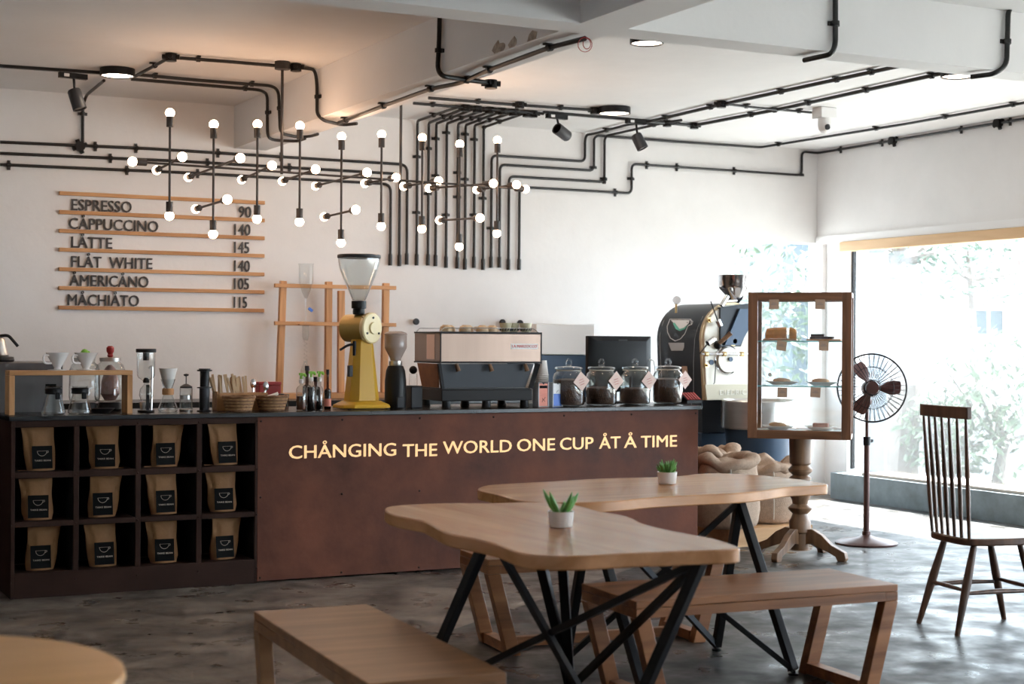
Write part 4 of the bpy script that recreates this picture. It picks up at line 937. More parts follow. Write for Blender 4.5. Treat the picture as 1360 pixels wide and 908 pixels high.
# packet stands
for i, (px_, m1_, m2_, lab) in enumerate(((718, 'card_pink', 'card_pink', 'pink card box in a clear holder right of the espresso machine'), (737, 'decal_white', 'card_blue', 'blue and white card box in a clear holder beside the first glass jar'))):
    p, s = K(px_, 9.0); t = thing('packet_box', lab, 'box', tuple(p), group='card boxes beside the jars'); t.rotation_euler.z = .12
    MB().bx(-.034,.034,-.03,.03,.004,.083).build('lower_card', m2_, t, bevel=.001); MB().bx(-.034,.034,-.03,.03,.0835,.150).build('upper_card', m1_, t, bevel=.001)
    for x in (-.038,.038): MB().bx(x-.003,x+.003,-.034,.034,0,.158).build('holder_side', 'decal_grey', t)
    MB().bx(-.035,.035,-.034,.034,0,.003).build('holder_base', 'decal_grey', t)
    if i == 0:
        o = MB().bx(-.03,.03,-.0312,-.0305,.12,.138).build('black_band', 'label_black', t)
        k = MB(); k.tube([(-.012,-.032,.03),(-.004,-.032,.045),(.006,-.032,.05),(.014,-.032,.062)], .0012, 5).tube([(-.01,-.032,.055),(.0,-.032,.045),(.012,-.032,.034)], .0012, 5); k.build('sprig_emblem', 'label_black', t)
    else: MB().bar((-.012,-.0325,.092),(.004,-.0325,.108),.002,.002).build('emblem', 'ink_grey', t)
    MB().bx(-.006,.006,-.0325,-.0312,.145,.158).build('clip', 'black_plastic', t)
# purple box just behind
p, s = K(726, 9.12); tag(MB().bx(p.x-.02,p.x+.02,p.y-.03,p.y+.03,p.z,p.z+.11).build('tea_box', 'purple', bevel=.002), 'narrow dark purple box between the pink and blue card boxes', 'box')
# jars of beans
fill = [.175, .12, .11, .17]
for i, px_ in enumerate((755, 798.5, 843, 887)):
    y = (9.02, 9.06, 9.10, 9.22)[i]; p, s = K(px_, y); R_j = .104
    t = thing('bean_jar', ['glass jar nearly full of coffee beans beside the blue card box', 'half-full glass bean jar, second from the left, in front of the monitor', 'half-full glass bean jar, third from the left, in front of the monitor', 'glass jar nearly full of coffee beans at the right end of the worktop'][i], 'jar', tuple(p), group=None)
    MB().shell([(.08,.002),(.098,.008),(R_j,.02),(R_j,.19),(.097,.212),(.080,.226),(.080,.236),(.087,.24)], n=36, th=.003).build('glass_body', 'glass_jar', t, smooth=60)
    h_ = fill[i]; MB().lathe([(.07,.007),(.092,.012),(.0985,.022),(.0985,h_-.004),(.06,h_+.005),(.02,h_+.002),(.0,h_+.004)], n=36).build('coffee_beans', 'beans', t)
    l = MB().lathe([(.090,.241),(.092,.245),(.092,.253),(.084,.258),(.02,.262),(.016,.27)], n=32).build('lid', 'glass_jar', t, smooth=50)
    MB().ring((0,0,.286),(0,1,0),.02,.006,20,8).build('knob', 'glass_jar', l)
    MB().ring((0,0,.233),(0,0,1),.0825,.0022,32,6).build('string', 'twine', t)
    a_ = [-.35, .1, -.25, .05][i]; tx = [.035, .05, .045, .07][i]
    g = MB().bx(-.046,.046,-.0008,.0008,-.046,.046); G = Matrix.Translation((tx, -R_j-.006, .165)) @ Matrix.Rotation(tx*3, 4, 'Z') @ Matrix.Rotation(PI/4+a_*.25, 4, 'Y'); g.xf(G); g = g.build('tag_card', 'paper_pink', t)
    G2 = Matrix.Translation((tx, -R_j-.0072, .165)) @ Matrix.Rotation(tx*3, 4, 'Z') @ Matrix.Rotation(PI/2, 4, 'X') @ Matrix.Rotation(-a_*.25+.25, 4, 'Z')
    for q, (w_, yy) in enumerate(((.034,.012),(.044,-.004),(.034,-.02))):
        k = MB().tube([(-w_/2+w_*u/22, yy+.003*math.sin(u*1.9+q)*(.6+.4*math.sin(u*.8)), 0) for u in range(23)], .0009, 5); k.xf(G2); k.build('handwriting', 'ink_red', g)
# monitor
p, s = K(822, 9.42)
t = thing('monitor', 'black computer monitor seen from behind, above the bean jars', 'monitor', tuple(p)); t.rotation_euler.z = .02
mb = MB(); 
mb = loft(mb, [[(x,y,z) for x,z in ((-.265,.075),(.255,.075),(.255,.465),(-.265,.465))] for y in (.02,)]+[[(x,-.015,z) for x,z in ((-.265,.075),(.255,.075),(.255,.465),(-.265,.465))]]+[[(x,-.04,z) for x,z in ((-.21,.12),(.20,.12),(.20,.43),(-.21,.43))]]); mb.build('housing', 'monitor_black', t, bevel=.004)
MB().bx(-.03,.04,-.042,-.0405,.432,.442).build('vent', 'dark_plastic', t)
MB().bx(-.255,.245,.021,.024,.09,.455).build('screen', 'label_black', t)
MB().tube(fillet([(.0,-.05,.18),(.06,-.06,.19),(.06,-.06,.02)], .02), .012, 8).build('stand_arm', 'dark_plastic', t); MB().tube(fillet([(-.01,-.05,.18),(.02,-.06,.09),(.05,-.06,.02)], .02), .012, 8).build('stand_strut', 'dark_plastic', t)
MB().bx(-.1,.1,-.1,.08,0,.012).build('base', 'dark_plastic', t, bevel=.004)
mb = MB(); mb.tube(fillet([(.225,-.02,.30),(.26,-.04,.30),(.28,-.04,.22),(.25,-.04,.12),(.22,-.04,.10)], .04), .004, 6); mb.build('cable', 'ceramic', t)
# card terminal / tray at right end
p, s = K(917, 9.18); t = thing('sweets_tray', 'small slanted black rack of dark red sachets at the right end of the worktop', 'rack', tuple(p))
MB().extr([(-.06,-.05,0),(-.06,.05,0),(-.06,.05,.07),(-.06,-.05,.02)], (.125,0,0)).build('rack_body', 'black_plastic', t)
for k in range(5): MB().bar((-.045+.023*k,-.048,.026),(-.04+.023*k,.045,.072),.014,.004).build('sachet', 'red', t)
# white appliance and dark back cabinet right of the machine
p = aY(756, 472, 11.2); s = sc_at(p)
t = thing('white_appliance', 'wide white box appliance standing on the back counter behind the jars', 'appliance', (aY(752,472,11.35).x, 11.5, .966))
xa_, xb_ = aY(712,470,11.25).x-t.location.x, aY(790,470,11.25).x-t.location.x; zt_, zm_ = aY(752,430,11.25).z-.966, aY(752,471,11.25).z-.966
MB().bx(xa_, xb_, -.25, .3, zm_, zt_).build('housing', 'white_paint', t, bevel=.008); MB().bx(xa_+.01, xb_-.01, -.24, .29, 0, zm_-.002).build('lower_body', 'blue_steel', t, bevel=.004)
# ================================================================== ROASTER
ry = 10.15
fx0 = aY(931, 500, ry).x; fx1 = fx0+.56; rzt = aY(962, 402, ry).z; rzb = aY(935, 531, ry).z; dp = .62
t = thing('coffee_roaster', 'large black and cream drum coffee roaster with steel hopper behind the sacks', 'coffee roaster', ((fx0+fx1)/2, ry+dp/2, 0))
def arch(x0, x1, z0, zt_, n=20, taper=.03):
    cx_ = (x0+x1)/2; r = (x1-x0)/2; zc = zt_-r*1.0; pts = [(x0+taper, z0)]
    pts += [(cx_-r*math.cos(PI*i/n), zc+r*math.sin(PI*i/n)) for i in range(n+1)]
    return pts+[(x1-taper, z0)]
A = arch(fx0, fx1, rzb, rzt)
MB().extr([(x, ry+.02, z) for x, z in arch(fx0, fx1, .72, rzt)], (0, dp, 0)).build('drum_body', 'roaster_black', t, world=True, smooth=50)
MB().extr([(x, ry-.01, z) for x, z in arch(fx0-.006, fx1+.006, rzb, rzt+.006)], (0, .028, 0)).build('face_trim', 'roaster_trim', t, world=True)
fp = MB().extr([(x, ry-.03, z) for x, z in arch(fx0+.01, fx1-.01, rzb+.12, rzt-.012, taper=.02)], (0, .02, 0)).build('face_plate', 'roaster_cream', t, world=True)
MB().extr([(x, ry-.032, z) for x, z in ((fx0+.036,rzb),(fx1-.036,rzb),(fx1-.02,rzb+.119),(fx0+.02,rzb+.119))], (0, .022, 0)).build('lower_plate', 'roaster_tan', t, world=True)
text_mesh('lettering', 'DIEDRICH', 'roaster_cream', t, Matrix.Translation(-V(t.location)) @ facing((fx0+.15, ry-.034, rzb+.04)), width=.30, height=.04, ext=.003)
cxr = (fx0+fx1)/2+.03
def onface(px, py, d=0): p = aY(px, py, ry-.03-d); return p
c = onface(965, 478)
MB().ring(c, (0,1,0), .105, .014, 32, 8).build('door_ring', 'chrome', fp, world=True); MB().cyl(c+V((0,-.0,0)), c+V((0,-.03,0)), .095, n=32).build('drum_door', 'roaster_cream', fp, world=True)
c = onface(970, 477, .035); MB().cyl(c, c+V((0,-.01,0)), .018, n=16).build('sight_glass', 'blue_steel', fp, world=True)
c = onface(944.5, 481); MB().cyl(c, c+V((0,-.01,0)), .020, n=16).build('sight_glass', 'blue_steel', fp, world=True)
for x, y, r in ((941,425,.02),(972,453,.036),(937,485,.018)):
    c = onface(x, y); MB().cyl(c, c+V((0,-.02,0)), r, n=20).cyl(c, c+V((0,-.045,0)), r*.55, n=16).build('bearing', 'brass', fp, world=True)
a_, b_ = onface(932,470,.05), onface(1008,470,.05); MB().cyl(a_, b_, .009, n=10).build('cross_rod', 'chrome', fp, world=True)
for x in (938,962,985): c = onface(x,470,.05); MB().cyl(c+V((-.012,0,0)), c+V((.012,0,0)), .018, n=14).build('rod_bracket', 'brass', fp, world=True)
c = onface(953.5, 458, .02); MB().sph(c, .034, 16).build('handle_ball', 'black_plastic', fp, world=True)
a_ = onface(955,456,.04); b_ = onface(971,442,.10); MB().cyl(a_, b_, .016, .019, n=12).build('handle', 'turned_wood', fp, world=True)
for q in (((929,470),(940,456),(948,450)), ((944,400),(953,425),(956,432))):
    pts = [onface(*k, .06) for k in q]; MB().tube(pts, .005, 6).build('weight_arm', 'black_metal', fp, world=True); MB().cyl(pts[1], pts[1]+(pts[2]-pts[1])*1.1, .024, n=14).build('counterweight', 'chrome', fp, world=True)
a_, b_ = onface(951,478,.03), onface(949,508,.03); MB().tube([a_, b_, b_+V((-.01,0,-.01))], .004, 6).build('trier_rod', 'black_metal', fp, world=True)
# hopper and chute
hc = aY(977, 375, ry+.02); s = sc_at(hc)
MB().shell([(x*s, z*s) for x, z in ((3,-30),(6,-26),(22,-8),(24,-4),(24,9),(24.5,9.5))], hc, 36, .003).build('hopper', 'chrome', t, world=True, smooth=50)
q = [aY(*k, ry-.05) for k in ((957,408),(1000,402),(1002,412),(984,460),(957,460))]
MB().extr(q, (0, .09, 0)).build('chute', 'roaster_black', t, world=True)
q = [aY(*k, ry-.075) for k in ((983,410),(1003,410),(1003,422),(983,458),(963,458))]
MB().extr(q, (0, .02, 0)).build('chute_face', 'blue_steel', t, world=True)
MB().cyl(aY(960,400,ry-.03), aY(978,399,ry-.03), .014, n=12).build('lever_bar', 'chrome', t, world=True); MB().cyl(aY(958,406,ry-.05), aY(966,393,ry-.05), .02, n=12).build('solenoid', 'chrome', t, world=True)
# gauge on the body
g = aY(898, 412, ry+.30); MB().cyl(g+V((0,0,-.02)), g+V((0,0,.05)), .009, n=10).build('gauge_stem', 'brass', t, world=True)
k = MB().cyl(g+V((0,0,.08)), g+V((-.01,-.025,.08)), .032, n=24).build('gauge', 'chrome', t, world=True); MB().cyl(g+V((-.0102,-.0255,.08)), g+V((-.0106,-.0265,.08)), .028, n=24).build('dial', 'decal_white', k, world=True)
# decals follow the curved left flank of the drum body
rr = (fx1-fx0)/2; ccx, ccz = (fx0+fx1)/2, rzt-rr
def flank(px, py, off=.003):      # where the sight line meets the flank of the drum
    r = ray(px, py); best = None
    for i in range(400):
        y = ry+.02+dp*i/400; p = CAM+r*(y/r.y); 
        lim = ccx-math.sqrt(max(0, rr*rr-(p.z-ccz)**2)) if p.z > ccz else fx0
        if p.x < lim: continue
        best = p; break
    if best is None: best = aY(px, py, ry+dp)
    n = Vector((best.x-ccx, 0, best.z-ccz)).normalized() if best.z > ccz else Vector((-1,0,0))
    return best+n*off
def decal(name, pts, m_, off=.003, line=0):
    if line: MB().tube([flank(x, y, off) for x, y in pts], line, 5).build(name, m_, t, world=True)
    else: MB().add([flank(x, y, off) for x, y in pts], [tuple(range(len(pts)))]).build(name, m_, t, world=True)
decal('cup_decal_outline', [(890,424),(918,424),(918.5,431),(914,433),(910,443),(904,450),(897,452.5),(891,449),(887,441),(886.5,433),(889,427),(890,424)], 'decal_white', line=.0028)
decal('cup_decal_fill', [(891,425),(916,425),(915,429),(909,435),(903,437),(898,432)], 'decal_white', .002)
decal('cup_decal_handle', [(917,425),(920.5,427),(919,431),(915,432)], 'decal_white', line=.0028)
decal('cup_decal_wave', [(894,429.5),(896.5,428.5),(899,432),(903,437),(909,435.2),(914,431),(910,437),(903.5,439.5),(898,437)], 'decal_green', .0035)
decal('name_decal', [(888,455),(909,455),(909,461),(907,465.5),(892,465.5)], 'decal_grey', .003)
decal('pinstripe', [(915,560)]+[(921.5,y) for y in (520,480)]+[(923,450),(927,435),(934,420)], 'decal_grey', line=.0018)
decal('pinstripe', [(880,540),(879,500),(877,465),(877,445),(881,428),(889,413)], 'decal_grey', line=.0018)
decal('switch_plate', [(906,486),(913,486),(916,512),(908,514)], 'tag_tan', .004)
# body below the drum, cooling tray and base
MB().bx(fx0+.02, fx1-.02, ry+.03, ry+dp, .12, .719).build('base', 'blue_steel', t, world=True, bevel=.01)
MB().bx(fx0, fx1, ry+.0, ry+dp+.02, .0, .119).build('plinth', 'black_metal', t, world=True)
tc_ = V(((fx0+fx1)/2+.04, ry-.32, 0)); zt1 = aY(960, 531, ry-.3).z; zt0 = aY(960, 572, ry-.5).z
MB().lathe([(.28,zt0),(.29,zt0+.01),(.29,zt1-.01),(.28,zt1),(.27,zt1-.02),(.0,zt1-.03)], tc_, 48).build('cooling_tray', 'steel', t, world=True)
MB().lathe([(.22,.35),(.26,zt0-.02),(.26,zt0-.001)], tc_, 32).build('tray_support', 'blue_steel', t, world=True)
MB().lathe([(.03,0),(.03,.349)], tc_, 16).build('tray_leg', 'black_metal', t, world=True)
# white bin seen through the display cabinet
p = aY(1029, 560, 10.7)
t = thing('chaff_bin', 'white metal bin with small blue label seen through the display cabinet', 'bin', (p.x, 10.7, 0))
zt_ = aY(1029, 531, 10.7).z; MB().bx(-.12,.12,-.12,.12,.25,zt_-.02).build('bin_body', 'decal_white', t, bevel=.02); MB().lathe([(.12,zt_-.019),(.12,zt_)], n=24).build('lid', 'steel', t)
MB().bx(-.12,.12,-.12,.12,.0,.249).build('base', 'blue_steel', t); k = MB().bx(-.06,.03,-.124,-.121,zt_-.13,zt_-.09).build('label', 'card_blue', t); MB().bx(-.045,.015,-.1255,-.1242,zt_-.12,zt_-.10).build('label_print', 'decal_white', k)

# ================================================================== DISPLAY CABINET
cxy = V((6.44, 8.39, 0)); RZ = -.72
TC = Matrix.Translation(cxy) @ Matrix.Rotation(RZ, 4, 'Z')
fr = TC @ V((0,-.17,0)); zt_ = aY(1063, 388, fr.y).z; zb_ = aY(1063, 583, fr.y).z
t = thing('display_cabinet', 'square wooden-framed glass cabinet with pastries on a turned pedestal', 'cabinet', tuple(cxy), RZ)
Wc, Dc = .334, .17
def rect_frame(y0, y1, w1, w2):
    return [((-Wc,-Wc+w1,y0,y1,zb_,zt_),'walnut'), ((Wc-w1,Wc,y0,y1,zb_,zt_),'walnut'), ((-Wc+w1,Wc-w1,y0,y1,zt_-w2,zt_),'walnut_x'), ((-Wc+w1,Wc-w1,y0,y1,zb_,zb_+w2),'walnut_x')]
for y0, y1 in ((-Dc,-Dc+.035), (Dc-.03,Dc)):
    for q, m_ in rect_frame(y0, y1, .062, .055): MB().bx(*q).build('frame_rail', m_, t, bevel=.003)
for x in (-Wc, Wc-.035):
    for z in (zb_, zt_-.03): MB().bx(x, x+.035, -Dc+.036, Dc-.031, z, z+.03).build('side_rail', 'walnut_x', t, bevel=.002)
MB().bx(-Wc+.036, Wc-.036, -Dc+.036, Dc-.031, zb_+.03, zb_+.052).build('floor_board', 'white_paint', t)
MB().bx(-Wc+.036, Wc-.036, -Dc+.036, Dc-.031, zt_-.012, zt_-.004).build('top_glass', 'glass', t)
MB().bx(-Wc+.06, Wc-.06, -Dc+.012, -Dc+.016, zb_+.05, zt_-.05).build('front_glass', 'glass', t)
MB().bx(-Wc+.06, Wc-.06, Dc-.017, Dc-.013, zb_+.05, zt_-.05).build('back_glass', 'glass', t)
for x in (-Wc+.01, Wc-.014): MB().bx(x, x+.004, -Dc+.036, Dc-.031, zb_+.031, zt_-.031).build('side_glass', 'glass', t)
shz = [aY(1063, 452.5, cxy.y).z, aY(1063, 511.5, cxy.y).z]
for z in shz: MB().bx(-Wc+.03, Wc-.03, -Dc+.0375, -Dc+.0395, z-.008, z).build('shelf_edge', 'glass_edge', t)
for z in shz: MB().bx(-Wc+.03, Wc-.03, -Dc+.04, Dc-.035, z-.008, z).build('glass_shelf', 'glass_shelf', t)
p = MB().cyl((-.19,-Dc+.011,zb_+.42),(-.19,-Dc+.004,zb_+.42),.012,n=16).build('lock', 'steel', t)
# turned pedestal
pz = zb_
k = MB().lathe([(.075,0.05),(.06,.055),(.06,.16),(.07,.17),(.072,.24),(.06,.26),(.05,.29),(.075,.315),(.078,.33),(.05,.355),(.055,.38),(.07,.41),(.072,.47),(.05,.50),(.072,.515),(.072,.53),(.05,.545),(.078,.57),(.080,.585),(.055,.61),(.072,.625),(.075,pz-.001)], n=32); k.build('post', 'turned_wood', t)
for i in range(4):
    a_ = PI/4+i*PI/2+.35
    R = Matrix.Rotation(a_, 4, 'Z')
    out = [(.05,.19),(.10,.195),(.17,.16),(.24,.10),(.30,.075),(.335,.06),(.345,.02),(.335,0),(.285,0),(.27,.03),(.21,.055),(.14,.08),(.10,.10),(.05,.09)]
    MB().extr([R @ V((x,-.022,z)) for x, z in out], R.to_3x3() @ V((0,.044,0))).build('foot', 'turned_wood', t, bevel=.004)
    MB().sph(R @ V((.11,0,.09)), .001) 
# price tags and food
def cab(x, y, z): return TC @ V((x, y, z))
tg = None
tags = [(1028,404,-.02,'top'),(1089,404,.02,'top'),(1038,459,.12,'a'),(1094,459,0,'a'),(1039,521,0,'b'),(1083,521,.05,'b')]
names = ['top left, just below the frame','top right, just below the frame','hanging below the upper shelf on the left','hanging below the upper shelf on the right','hanging below the lower shelf on the left','hanging below the lower shelf on the right']
for i, (x, y, a_, _) in enumerate(tags):
    # the front glass plane of the cabinet
    n = TC.to_3x3() @ V((0,-1,0)); o_ = cab(0,-Dc-.004,0); r = ray(x, y); q = CAM+r*((o_-CAM).dot(n)/r.dot(n))
    lab = 'small tan price card on the cabinet glass, '+names[i]
    t2 = thing('price_card', lab, 'price card', tuple(q), RZ, 'tan price cards')
    g = MB().bx(-.032,.032,-.001,.001,-.032,.032); g.xf(Matrix.Rotation(a_, 4, 'Y')); g.build('card', 'tag_tan', t2)
    g = MB().bx(-.02,.02,-.0015,-.0011,-.002,.001).bx(-.013,.013,-.0015,-.0011,.008,.0105); g.xf(Matrix.Rotation(a_, 4, 'Y')); g.build('print', 'ink_grey', t2)
def plate(label, x, z, name='plate', mt='ceramic'):
    p = cab(x, 0, z+.001); t2 = thing(name, label, name, tuple(p), RZ+.2, 'plates in the display cabinet')
    mb = MB(); n = 4
    mb = loft(MB(), [[(-w_,-w_,z_),(w_,-w_,z_),(w_,w_,z_),(-w_,w_,z_)] for w_, z_ in ((.055,0),(.06,.004),(.098,.022),(.096,.025),(.058,.008))]); mb.build('dish', mt, t2, bevel=.002); return t2
def board(label, x, z):
    p = cab(x, 0, z+.001); o = MB().bx(-.11,.11,-.08,.08,0,.012); o.xf(Matrix.Translation(p) @ Matrix.Rotation(RZ, 4, 'Z')); tag(o.build('serving_board', 'pine_x', bevel=.004), label, 'board', 'serving boards')
z1, z2 = shz; z3 = zb_+.053
board('wooden board under the loaf on the upper cabinet shelf', -.135, z1); board('wooden board under the dark brownies on the upper cabinet shelf', .15, z1)
p = cab(-.15, 0, z1+.014); o = loft(MB(), [[(x,y*k_,z*k2) for y,z in [(-.045,0),(.045,0),(.052,.03),(.04,.062),(0,.075),(-.04,.062),(-.052,.03)]] for x,k_,k2 in ((-.085,.8,.6),(-.075,1,.9),(0,1,1),(.05,1,1.02),(.053,.98,1))]); o.xf(Matrix.Translation(p) @ Matrix.Rotation(RZ, 4, 'Z')); tag(o.build('bread_loaf', 'bread'), 'golden loaf of banana bread on the upper cabinet shelf', 'bread')
p = cab(-.06, 0, z1+.014); o = loft(MB(), [[(x,y*k_,z*k2) for y,z in [(-.045,0),(.045,0),(.052,.03),(.04,.062),(0,.075),(-.04,.062),(-.052,.03)]] for x,k_,k2 in ((-.018,.98,1),(-.014,1,1.02),(.02,.95,.9),(.028,.85,.75))]); o.xf(Matrix.Translation(p) @ Matrix.Rotation(RZ+.1, 4, 'Z')); tag(o.build('bread_slice', 'bread'), 'thick end slice of golden loaf beside the loaf', 'bread')
rd = random.Random(9)
for i in range(6):
    p = cab(.09+.025*(i%4)+.01*rd.random(), -.03+.05*(i//3), z1+.0145+(.017*(i//4))); o = MB().bx(-.035,.035,-.025,.025,0,.015); o.xf(Matrix.Translation(p) @ Matrix.Rotation(RZ+rd.uniform(-.4,.4), 4, 'Z') @ Matrix.Rotation(.06, 4, 'X'))
    tag(o.build('brownie', 'brownie', bevel=.003), 'dark brownie slice on the upper cabinet shelf, '+['leftmost of the lower layer','second of the lower layer','third of the lower layer','rightmost of the lower layer','left one of the two on top','right one of the two on top'][i], 'brownie', 'brownie slices')
for x, z, m_, lab, lab2 in ((-.125, z2, 'pastry', 'white square plate at the left of the lower cabinet shelf', 'pale brown pastry on the left plate of the lower cabinet shelf'), (.13, z2, 'pastry', 'white square plate at the right of the lower cabinet shelf', 'pale brown pastry on the right plate of the lower cabinet shelf'),
                        (-.15, z3, 'pastry', 'white square plate at the left of the cabinet floor', 'small flat cookie on the left plate of the cabinet floor'), (.13, z3, 'pink_cake', 'white square plate at the right of the cabinet floor', 'pinkish cake slice on the right plate of the cabinet floor')):
    plate(lab, x, z); p = cab(x, 0, z+.012)
    o = MB().sph((0,0,.018), .06, 18, (1,.6,.30)); 
    for i, v in enumerate(o.v): v.z += .006*noise.noise(v*30); v.x *= 1+.1*noise.noise(v*17)
    if m_ == 'pink_cake': o = MB().prism([(-.05,-.03),(.05,-.035),(.055,.03),(-.045,.035)], 0, .035)
    o.xf(Matrix.Translation(p) @ Matrix.Rotation(RZ, 4, 'Z')); tag(o.build('pastry' if m_ == 'pastry' else 'cake_slice', m_, bevel=.004), lab2, 'pastry')

# ================================================================== FAN
fpx = V((7.30, 8.75, 0)); fc = aY(1158, 515, 8.62); 
t = thing('pedestal_fan', 'black pedestal fan with round wire cage beside the display cabinet', 'fan', tuple(fpx))
MB().lathe([(.218,0),(.22,.012),(.19,.028),(.06,.05),(.03,.065),(.028,.09)], fpx, 48).build('base', 'fan_brown', t, world=True)
MB().cyl(fpx+V((0,0,.09)), fpx+V((0,0,.72)), .021, n=18).build('lower_pole', 'fan_brown', t, world=True); MB().cyl(fpx+V((0,0,.70)), fpx+V((0,0,.76)), .027, n=18).cyl(fpx+V((.02,0,.73)), fpx+V((.05,0,.73)), .012, n=10).build('height_clamp', 'black_metal', t, world=True)
MB().cyl(fpx+V((0,0,.76)), fpx+V((0,0,fc.z-.09)), .013, n=14).build('upper_pole', 'fan_brown', t, world=True)
ax = (CAM-fc); ax.z = 0; ax.normalize(); ax = (ax+V((.15,0,0))).normalized(); ax.z = .06; ax.normalize()
MB().lathe([(.03,-.18),(.055,-.16),(.062,-.09),(.05,-.03),(.03,-.028)], fc, 24, axis=ax).build('motor', 'fan_brown', t, world=True)
MB().tube([fpx+V((0,0,fc.z-.10)), fpx+V((0,-.0,fc.z-.05)), fc-ax*.10], .022, 10).sph(fpx+V((0,0,fc.z-.10)), .035, 12).build('tilt_joint', 'fan_brown', t, world=True)
u_ = ax.orthogonal().normalized(); v_ = ax.cross(u_)
R_f = .238
cg = MB(); cg.ring(fc, ax, R_f, .0065, 56, 8)
for sg, dz in ((1,.045),(-1,-.045)):
    cg.ring(fc+ax*dz*.75, ax, R_f*.62, .0022, 40, 5); cg.ring(fc+ax*dz, ax, R_f*.22, .003, 30, 5)
    for k in range(40):
        a_ = 2*PI*k/40; d = u_*math.cos(a_)+v_*math.sin(a_)
        cg.tube([fc+d*R_f, fc+d*R_f*.85+ax*dz*.5, fc+d*R_f*.5+ax*dz*.9, fc+d*R_f*.2+ax*dz], .0021, 4)
cg.build('cage', 'black_metal', t, world=True)
MB().cyl(fc+ax*.045, fc+ax*.056, .042, n=28).build('badge', 'fan_brown', t, world=True)
MB().cyl(fc-ax*.02, fc+ax*.03, .045, n=24).build('hub', 'fan_blade', t, world=True)
for k in range(3):
    a0 = .35+k*2*PI/3; g = MB(); rows_ = []
    for i in range(9):
        r = .04+(R_f*.84-.04)*i/8; w_ = .25+.42*math.sin(PI*min(1,i/8*.8+.12)); row = []
        for j in range(5):
            a_ = a0+w_*(j/4-.5)*(.9)*1.2; row.append(fc+(u_*math.cos(a_)+v_*math.sin(a_))*r+ax*(.022*(j/4-.5)*2))
        rows_.append(row)
    vs = [q for rw in rows_ for q in rw]; vs2 = [q-ax*.003 for q in vs]; nn = len(vs)
    fs = [(i*5+j,i*5+j+1,(i+1)*5+j+1,(i+1)*5+j) for i in range(8) for j in range(4)]
    g.add(vs+vs2, fs+[tuple(x+nn for x in reversed(f)) for f in fs]); g.build('blade', 'fan_blade', t, world=True)

# ================================================================== SACKS AND PALLET
t = thing('pallet', 'low pale wooden pallet under the burlap sacks', 'pallet', (6.64, 9.35, 0))
for x in (6.3, 6.6, 6.92): MB().bx(x, x+.07, 9.0, 9.7, 0, .10).build('bearer', 'crate_wood', t, world=True)
for k in range(6): MB().bx(6.28, 7.0, 9.0+k*.12, 9.0+k*.12+.10, .101, .125).build('board', 'crate_wood', t, world=True, bevel=.002)
MB().bx(6.28, 7.0, 8.975, 8.999, .0, .125).build('front_board', 'crate_wood', t, world=True)
def sack(label, x, y, r, h_, z0, seed, fold=1, lean=(0,0)):
    t = thing('burlap_sack', label, 'sack', (x, y, z0), group=None); n = 56
    prof = [(.0,.0),(.75,.0),(.93,.03),(1.02,.10),(1.06,.28),(1.05,.5),(1.02,.68),(.98,.82),(.93,.93),(.86,.98),(.72,1.0)]
    if not fold: prof = prof[:9]+[(.75,.98),(.5,1.0),(.25,1.01),(.0,1.0)]
    vs = []
    for j, (pr, pz_) in enumerate(prof):
        for k in range(n):
            a_ = 2*PI*k/n; q = V((math.cos(a_)*1.3, math.sin(a_)*1.3, pz_*2.2))
            w_ = 1+.10*noise.noise(q+V((seed,0,0)))+.05*noise.noise(q*3+V((0,seed,0)))+ (.05*math.sin(a_*7+seed)*max(0,pz_-.6))
            z = pz_*h_+(.05*noise.noise(V((math.cos(a_)*1.6, math.sin(a_)*1.6, seed)))*(max(0,pz_-.5)*2))
            vs.append((pr*r*w_*math.cos(a_)+lean[0]*pz_, pr*r*w_*math.sin(a_)*.9+lean[1]*pz_, max(z,0)))
    m_ = len(prof)
    body = MB().add(vs, [(i*n+k, i*n+(k+1)%n, (i+1)*n+(k+1)%n, (i+1)*n+k) for i in range(m_-1) for k in range(n)]); body.build('sack_body', 'burlap', t, smooth=80)
    if fold:      # the cloth turned outwards in an uneven roll round the open mouth, the inside sagging
        mb = MB(); cs = 12; ng = 72; vs = []
        for k in range(ng):
            a_ = 2*PI*k/ng; q = V((math.cos(a_)*1.4, math.sin(a_)*1.4, seed)); w_ = noise.noise(q); w2 = noise.noise(q*2.3)
            rr_ = r*(.80+.07*w_); tb = .052+.014*w2; zc_ = h_*.98+.07*w_+.025*math.sin(2*a_+seed)
            for c_ in range(cs):
                b_ = 2*PI*c_/cs; rad = rr_+tb*math.cos(b_)*1.15; vs.append((rad*math.cos(a_), rad*math.sin(a_)*.9, zc_+tb*.8*math.sin(b_)+.006*noise.noise(V((rad*9, a_*4, seed+b_)))))
        mb.add(vs, [(k*cs+c_, k*cs+(c_+1)%cs, ((k+1)%ng)*cs+(c_+1)%cs, ((k+1)%ng)*cs+c_) for k in range(ng) for c_ in range(cs)])
        mb.build('rolled_mouth', 'burlap', t, smooth=80)
        vs = []
        for j in range(9):
            for k in range(40):
                a_ = 2*PI*k/40; q = j/8; x_, y_ = q*r*.8*math.cos(a_), q*r*.74*math.sin(a_)
                z = h_*.96+.04*noise.noise(V((x_*5+seed, y_*5, 1)))+.05*(1-q)+.02*math.sin(a_*3+6*q+seed)*q; vs.append((x_, y_, z))
        MB().add(vs, [(j*40+k, j*40+(k+1)%40, (j+1)*40+(k+1)%40, (j+1)*40+k) for j in range(8) for k in range(40)]).build('inner_cloth', 'burlap', t, smooth=80)
    a_ = -2.0; pts = []
    for j in range(3, 10): pr, pz_ = prof[j]; pts.append((pr*r*1.045*math.cos(a_)+lean[0]*pz_, pr*r*.94*math.sin(a_)+lean[1]*pz_-.006, pz_*h_))
    MB().tube(pts, .005, 6).build('seam', 'twine', t)
    return t
